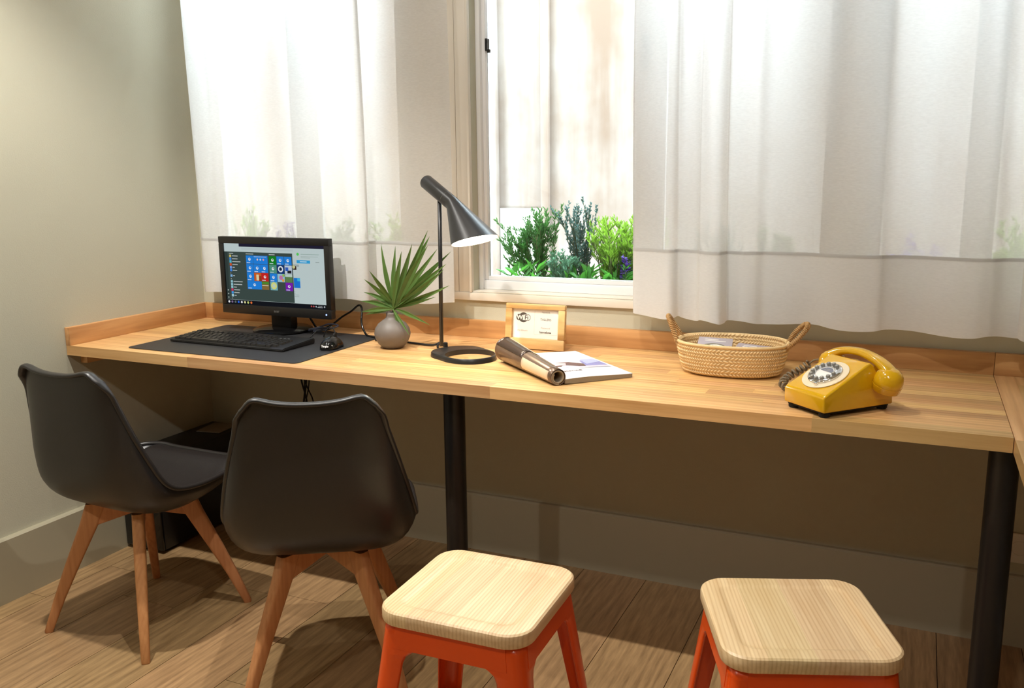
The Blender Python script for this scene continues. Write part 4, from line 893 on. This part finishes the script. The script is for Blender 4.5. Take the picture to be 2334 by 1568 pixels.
# rolled half: a spiral of pages, wider at the far end
def roll(nm, mat, t0, t1, r0f, r1f, th, par, s0=0.0, s1=1.0, seg=40, ns=10):
    V = []; n = seg + 1
    for q in range(ns + 1):
        s = s0 + (s1 - s0) * q / ns; g = (1 - s) * 1 + s * 1.62
        for side in (0, 1):
            for k_ in range(n):
                a = t0 + (t1 - t0) * k_ / seg; r_ = (r0f + (r1f - r0f) * k_ / seg) * g - side * th
                V.append(wd_ * (-.012 - .006 * s + r_ * math.cos(a) - 0.0) + ud * (ML * s) + zup * (.0005 + r0f * g + r_ * math.sin(a)))
    F = []
    for q in range(ns):
        b0, b1 = q * 2 * n, (q + 1) * 2 * n
        for k_ in range(n - 1): F += [(b0 + k_, b0 + k_ + 1, b1 + k_ + 1, b1 + k_), (b0 + n + k_ + 1, b0 + n + k_, b1 + n + k_, b1 + n + k_ + 1)]
        F += [(b0, b1, b1 + n, b0 + n), (b0 + n - 1, b0 + 2 * n - 1, b1 + 2 * n - 1, b1 + n - 1)]
    for b in (0, ns * 2 * n):
        for k_ in range(n - 1): F.append((b + k_, b + n + k_, b + n + k_ + 1, b + k_ + 1))
    return link(nm, mesh(nm, V, F, mat, True), par)
M_cover = plain('brown metallic cover print', srgb(120, 98, 80), .26, metal=.35, var=.25, vscale=14); M_coverd = plain('dark brown cover print', srgb(70, 54, 44), .24, metal=.3); M_coverl = plain('cream cover print', srgb(226, 200, 170), .26)
rb = roll('rolled_pages', M_pageedge, R(-80), R(-80 - 500), .0205, .0150, .0035, mg)
rs = roll('rolled_cover', M_cover, R(-85), R(-85 - 350), .0212, .0210, .0004, mg, -.002, 1.002); rs['label'] = 'brown glossy rolled cover'
roll('cover_print', M_coverd, R(-210), R(-290), .0216, .0216, .0002, mg, .52, 1.0); roll('cover_print', M_coverl, R(-285), R(-330), .0216, .0216, .0002, mg, .45, .98); roll('cover_print', M_coverl, R(-215), R(-150), .0216, .0216, .0002, mg, .05, .50)

# ------------------------------------------------------------------ basket
bk = thing('woven_basket', 'oval woven palm basket with two rope handles', 'basket', (2.060, -.238, TZ + .0003), R(3))
def oval(k_, z, N=60): 
    return [((.118 + .026 * k_) * math.copysign(abs(math.cos(a)) ** .85, math.cos(a)), (.078 + .024 * k_) * math.copysign(abs(math.sin(a)) ** .85, math.sin(a)), z) for a in [2 * math.pi * q / N for q in range(N)]]
BH = .083
def prow(h): g = h / BH; return min(1, .15 + .95 * g ** .6)
rings = [[(0, 0, .002)] * 60, oval(-.25, .001), oval(.0, .004)] + [oval(prow(h), h + .003) for h in (.012, .025, .04, .055, .07, BH)]
inr = [[(x * .965, y * .95, z + .002) for x, y, z in r] for r in rings[1:]]
v, f = loft(rings[1:] + inr[::-1], True, False); f.append(tuple(range(59, -1, -1))); nn = len(v); f.append(tuple(range(nn - 60, nn))); link('liner', mesh('liner', v, f, M_straw, True), bk)
# plaited strands, slanting one way then the other row by row
V, F = [], []; NR, NS = 9, 104
for side in (1, -1):
    for r in range(NR):
        h0 = .002 + BH * r / NR; h1 = h0 + BH / NR * 1.25; dirn = 1 if r % 2 else -1
        for s in range(NS):
            a0 = 2 * math.pi * (s - dirn * .75 * .5) / NS; a1 = 2 * math.pi * (s + dirn * .75 * .5 + dirn * .3) / NS
            def pt(a, h, off):
                k_ = prow(max(.0, h)); c, s_ = math.cos(a), math.sin(a); x = (.118 + .026 * k_) * math.copysign(abs(c) ** .85, c); y = (.078 + .024 * k_) * math.copysign(abs(s_) ** .85, s_)
                q = Vector((x, y, 0)); nrm = Vector((x / .02, y / .0085, 0)).normalized()
                if side < 0: q = Vector((x * .962, y * .945, 0)); off = -off
                return q + nrm * off + Vector((0, 0, h + .003))
            am, hm = (a0 + a1) / 2, (h0 + h1) / 2; da = math.pi / NS * .95
            b = len(V); V += [pt(a0, h0, .0006), pt(am - da, hm + .0012 * dirn * 0, .0016), pt(a1, h1, .0006), pt(am + da, hm, .0016), pt(am, hm, .0034)]
            F += [(b, b + 1, b + 4), (b + 1, b + 2, b + 4), (b + 2, b + 3, b + 4), (b + 3, b, b + 4)]
o = link('weave', mesh('weave', V, F, M_straw, False), bk); o['kind'] = 'stuff'
rim = [Vector(p) + Vector((0, 0, .003)) for p in oval(1.0, BH)]
v, f = tube_vf(rim + [rim[0], rim[1]], .0042, 8); link('rim', mesh('rim', v, f, M_straw, True), bk)
def rope(path, nm):
    P = cr(path, 14); rings_ = []; core = tube_vf(P, .0046, 8); o = link(nm, mesh(nm, core[0], core[1], M_strawd, True), bk)
    V, F = [], []
    L = len(P); tot = 46
    for q in range(tot):
        u_ = q / (tot - 1) * (L - 2); i = int(u_); p = P[i].lerp(P[i + 1], u_ - i); d = (P[i + 1] - P[i]).normalized(); a_ = d.orthogonal().normalized(); b_ = d.cross(a_)
        v, f = tube_vf([p + (a_ * math.cos(t_) + b_ * math.sin(t_)) * .0058 + d * (.0016 * math.sin(t_)) for t_ in [2 * math.pi * g / 8 for g in range(9)]], .0017, 4)
        k0 = len(V); V += v; F += [tuple(z + k0 for z in ff) for ff in f]
    w_ = link('wrapping', mesh('wrapping', V, F, M_strawd, True), o); w_['kind'] = 'stuff'
rope([(-.137, -.035, BH - .008), (-.150, -.03, BH + .02), (-.166, -.014, BH + .05), (-.174, .002, BH + .062), (-.170, .018, BH + .052), (-.152, .028, BH + .022), (-.138, .030, BH - .004)], 'handle')
rope([(.139, -.028, BH - .006), (.158, -.030, BH + .012), (.182, -.020, BH + .040), (.190, 0, BH + .056), (.178, .016, BH + .052), (.156, .026, BH + .028), (.140, .028, BH - .002)], 'handle')
M_card = plain('lilac grey print', srgb(186, 178, 188), .35); M_pic = plain('olive photo print', srgb(120, 118, 96), .4, var=.5, vscale=60)
for i, (x, y, z, a, tl) in enumerate(((-.050, .012, .064, 8, 12), (.046, -.002, .056, -6, 10))):
    bkl = thing('booklet', ['lilac booklet with an oval photo lying at the left in the basket', 'lilac booklet with an oval photo lying at the right in the basket'][i], 'booklet', (2.060 + x, -.238 + y, TZ + z), R(a), 'booklets in the basket')
    bkl.rotation_euler = (R(tl), R(2), R(a))
    box('cover', -.046, .046, -.058, .058, -.004, .004, M_card, bkl, bev=.0006)
    link('photo', mesh('photo', [(.034 * math.cos(q * .2618), -.014 + .030 * math.sin(q * .2618), .0043) for q in range(24)], [tuple(range(24))], M_pic), bkl)
    link('photo_highlight', mesh('photo_highlight', [(.004 + .016 * math.cos(q * .5236) * (1 + .3 * (q % 2)), -.004 + .012 * math.sin(q * .5236), .0046) for q in range(12)], [tuple(range(12))], M_paper), bkl)
    for q in range(2): box('print_line', -.028, .028 - q * .02, .03 + q * .01, .034 + q * .01, .0041, .0044, M_paper, bkl)

# ------------------------------------------------------------------ telephone
ph = thing('telephone', 'mustard yellow retro push-button telephone with coiled cord', 'telephone', (2.3525, -.5145, TZ + .0003), R(-41.6))
# local frame: +x across to the right, +y to the back; front edge at y = -0.1
PWd = .062
side = [(-.100, .012), (-.1015, .046), (-.096, .052), (.020, .108), (.030, .112), (.040, .106), (.052, .084), (.064, .077), (.082, .078), (.094, .072), (.100, .060), (.101, .012)]
def secs(x, k_, dz=0): return [(x, y * k_, z if z < .02 else z + dz) for y, z in side]
rings = [secs(-PWd - .004, .97), secs(-PWd - .004, 1.0), secs(PWd + .004, 1.0), secs(PWd + .004, .97)]
bm = bmesh.new()
va = [bm.verts.new((-PWd, y, z)) for y, z in side]; vb = [bm.verts.new((PWd, y, z)) for y, z in side]
for vv in (va, vb):
    for q in vv:
        if q.co.z < .05: q.co.x *= 1.03
        if q.co.z > .09: q.co.x *= .97
n = len(side)
bm.faces.new(va); bm.faces.new(vb[::-1])
for j in range(n): bm.faces.new((va[j], va[(j + 1) % n], vb[(j + 1) % n], vb[j]))
bmesh.ops.recalc_face_normals(bm, faces=bm.faces); bmesh.ops.bevel(bm, geom=bm.edges[:], offset=.0045, segments=3, profile=.5, affect='EDGES', clamp_overlap=True)
link('body', frombm('body', bm, M_yellow, auto=40), ph)
for sx in (-1, 1):
    for sy in (-1, 1): lathe('foot', [(.010, .0), (.012, .003), (.012, .0125)], M_rubber, ph, 16, (sx * .048, sy * .084, 0))
box('base_plate', -.058, .058, -.094, .094, .007, .0125, M_rubber, ph, bev=.002)
# cradle horns
for sx in (-1, 1):
    for yy, hh in ((.034, .020), (.082, .016)):
        box('cradle', sx * .036 - .012, sx * .036 + .012, yy - .006, yy + .006, .072, .090 + hh * .5, M_yellow, ph, bev=.004)
# sloping dial
dsl = math.atan2(.108 - .052, .116); dc = Vector((0, -.040, .0792)); dn = Vector((0, -math.sin(dsl), math.cos(dsl)))
dial = thing('dial'); dial.parent = ph; dial.location = dc + dn * .0006; dial.rotation_euler = (dsl, 0, 0)
lathe('dial_plate', [(.0, 0), (.0525, 0), (.0525, .0020), (.050, .003), (.0, .003)], M_cream, dial, 48, caps=False)
lathe('chrome_ring', [(.0375, .003), (.0385, .0065), (.036, .009), (.030, .0098), (.022, .0088), (.0215, .003)], M_chrome, dial, 48, caps=False)
lathe('label_disc', [(.0, .0075), (.0212, .0075), (.0212, .0065)], M_paper, dial, 32, caps=False)
link('label_print', mesh('label_print', [(.0195 * math.cos(R(a)), .0195 * math.sin(R(a)), .0078) for a in range(8, 173, 12)], [tuple(range(len(range(8, 173, 12))))], plain('slate blue print', srgb(122, 126, 140), .4)), dial)
for q in range(3): box('label_line', -.010 + q * .001, .010 - q * .002, .0035 + q * .004, .0047 + q * .004, .0078, .0080, M_inkl, dial)
digits = '1234567890'
for q in range(12):
    a = R(60 + 27.2 * q); bx, by = .0292 * math.cos(a), .0292 * math.sin(a)
    b = lathe('button', [(.0046, .0085), (.0046, .0135), (.0040, .0146), (.0, .0146)], M_greybtn, dial, 16, (bx, by, 0), caps=False)
    text('digit', '1234567890*#'[q], .0055, M_paper, b, Matrix.Translation((0, -.0002, .0148)), 'CENTER')
box('finger_stop', -.004, .004, -.044, -.034, .003, .0085, M_chrome, dial, bev=.001).location = (.012, 0, 0)
# handset lying across the cradle
hs = thing('handset'); hs.parent = ph; hs.location = (0, .060, .0865); hs.rotation_euler = (0, R(3), 0)
pts = cr([(-.092, 0, .004), (-.074, 0, .019), (-.045, 0, .031), (0, 0, .037), (.045, 0, .031), (.074, 0, .019), (.092, 0, .004)], 6); rings = []
for i, p in enumerate(pts):
    d = (pts[min(i + 1, len(pts) - 1)] - pts[max(i - 1, 0)]).normalized(); nz = Vector((-d.z, 0, d.x)); g = abs(2 * i / (len(pts) - 1) - 1)
    hy, hz = .0145 + .006 * g ** 3, .0085 + .006 * g ** 2
    rings.append([p + Vector((0, 1, 0)) * (hy * math.copysign(abs(math.cos(b)) ** .7, math.cos(b))) + nz * (hz * math.copysign(abs(math.sin(b)) ** .7, math.sin(b))) for b in [2 * math.pi * q / 20 for q in range(20)]])
v, f = loft(rings); link('grip', mesh('grip', v, f, M_yellow, True), hs)
for sx in (-1, 1):
    lathe('cap', [(.0, -.028), (.025, -.028), (.0295, -.025), (.0315, -.012), (.0317, -.0115), (.0310, -.0110), (.0317, -.0103), (.0315, .0), (.0290, .011), (.023, .020), (.013, .026), (.0, .028)], M_yellow, hs, 32, (sx * .086, 0, -.006), (0, R(sx * 14), 0), caps=False, auto=70)
o = lathe('screw_stud', [(.004, 0), (.004, .006), (.002, .008)], M_chrome, hs, 12, (.040, .016, .028), (R(-60), 0, 0))
# coiled cord: from the handset's left end round to the back of the body
cp = cr([(-.110, .060, .078), (-.126, .060, .082), (-.142, .056, .078), (-.152, .050, .068), (-.168, .036, .050), (-.180, .012, .034), (-.166, -.016, .021), (-.128, -.02, .0138), (-.104, -.012, .0130), (-.080, .0, .0135), (-.066, .01, .016)], 20)
tube('cord_lead', [tuple(p) for p in cp[:64:4]], .0022, M_cordgrey, ph, 8)
seg = cp[60:]; hel = []; turns = 19; NN = turns * 10
Ls = len(seg) - 1.001; ref = None
for q in range(NN + 1):
    u_ = q / NN * Ls; i = int(u_); p = seg[i].lerp(seg[i + 1], u_ - i); d = (seg[i + 1] - seg[i]).normalized()
    if ref is None: ref = d.orthogonal().normalized()
    ref = (ref - d * ref.dot(d)).normalized(); b = d.cross(ref); a = 2 * math.pi * q / 10
    hel.append(p + (ref * math.cos(a) + b * math.sin(a)) * .0080)
v, f = tube_vf(hel, .0031, 6); link('coiled_cord', mesh('coiled_cord', v, f, M_cordgrey, True), ph)
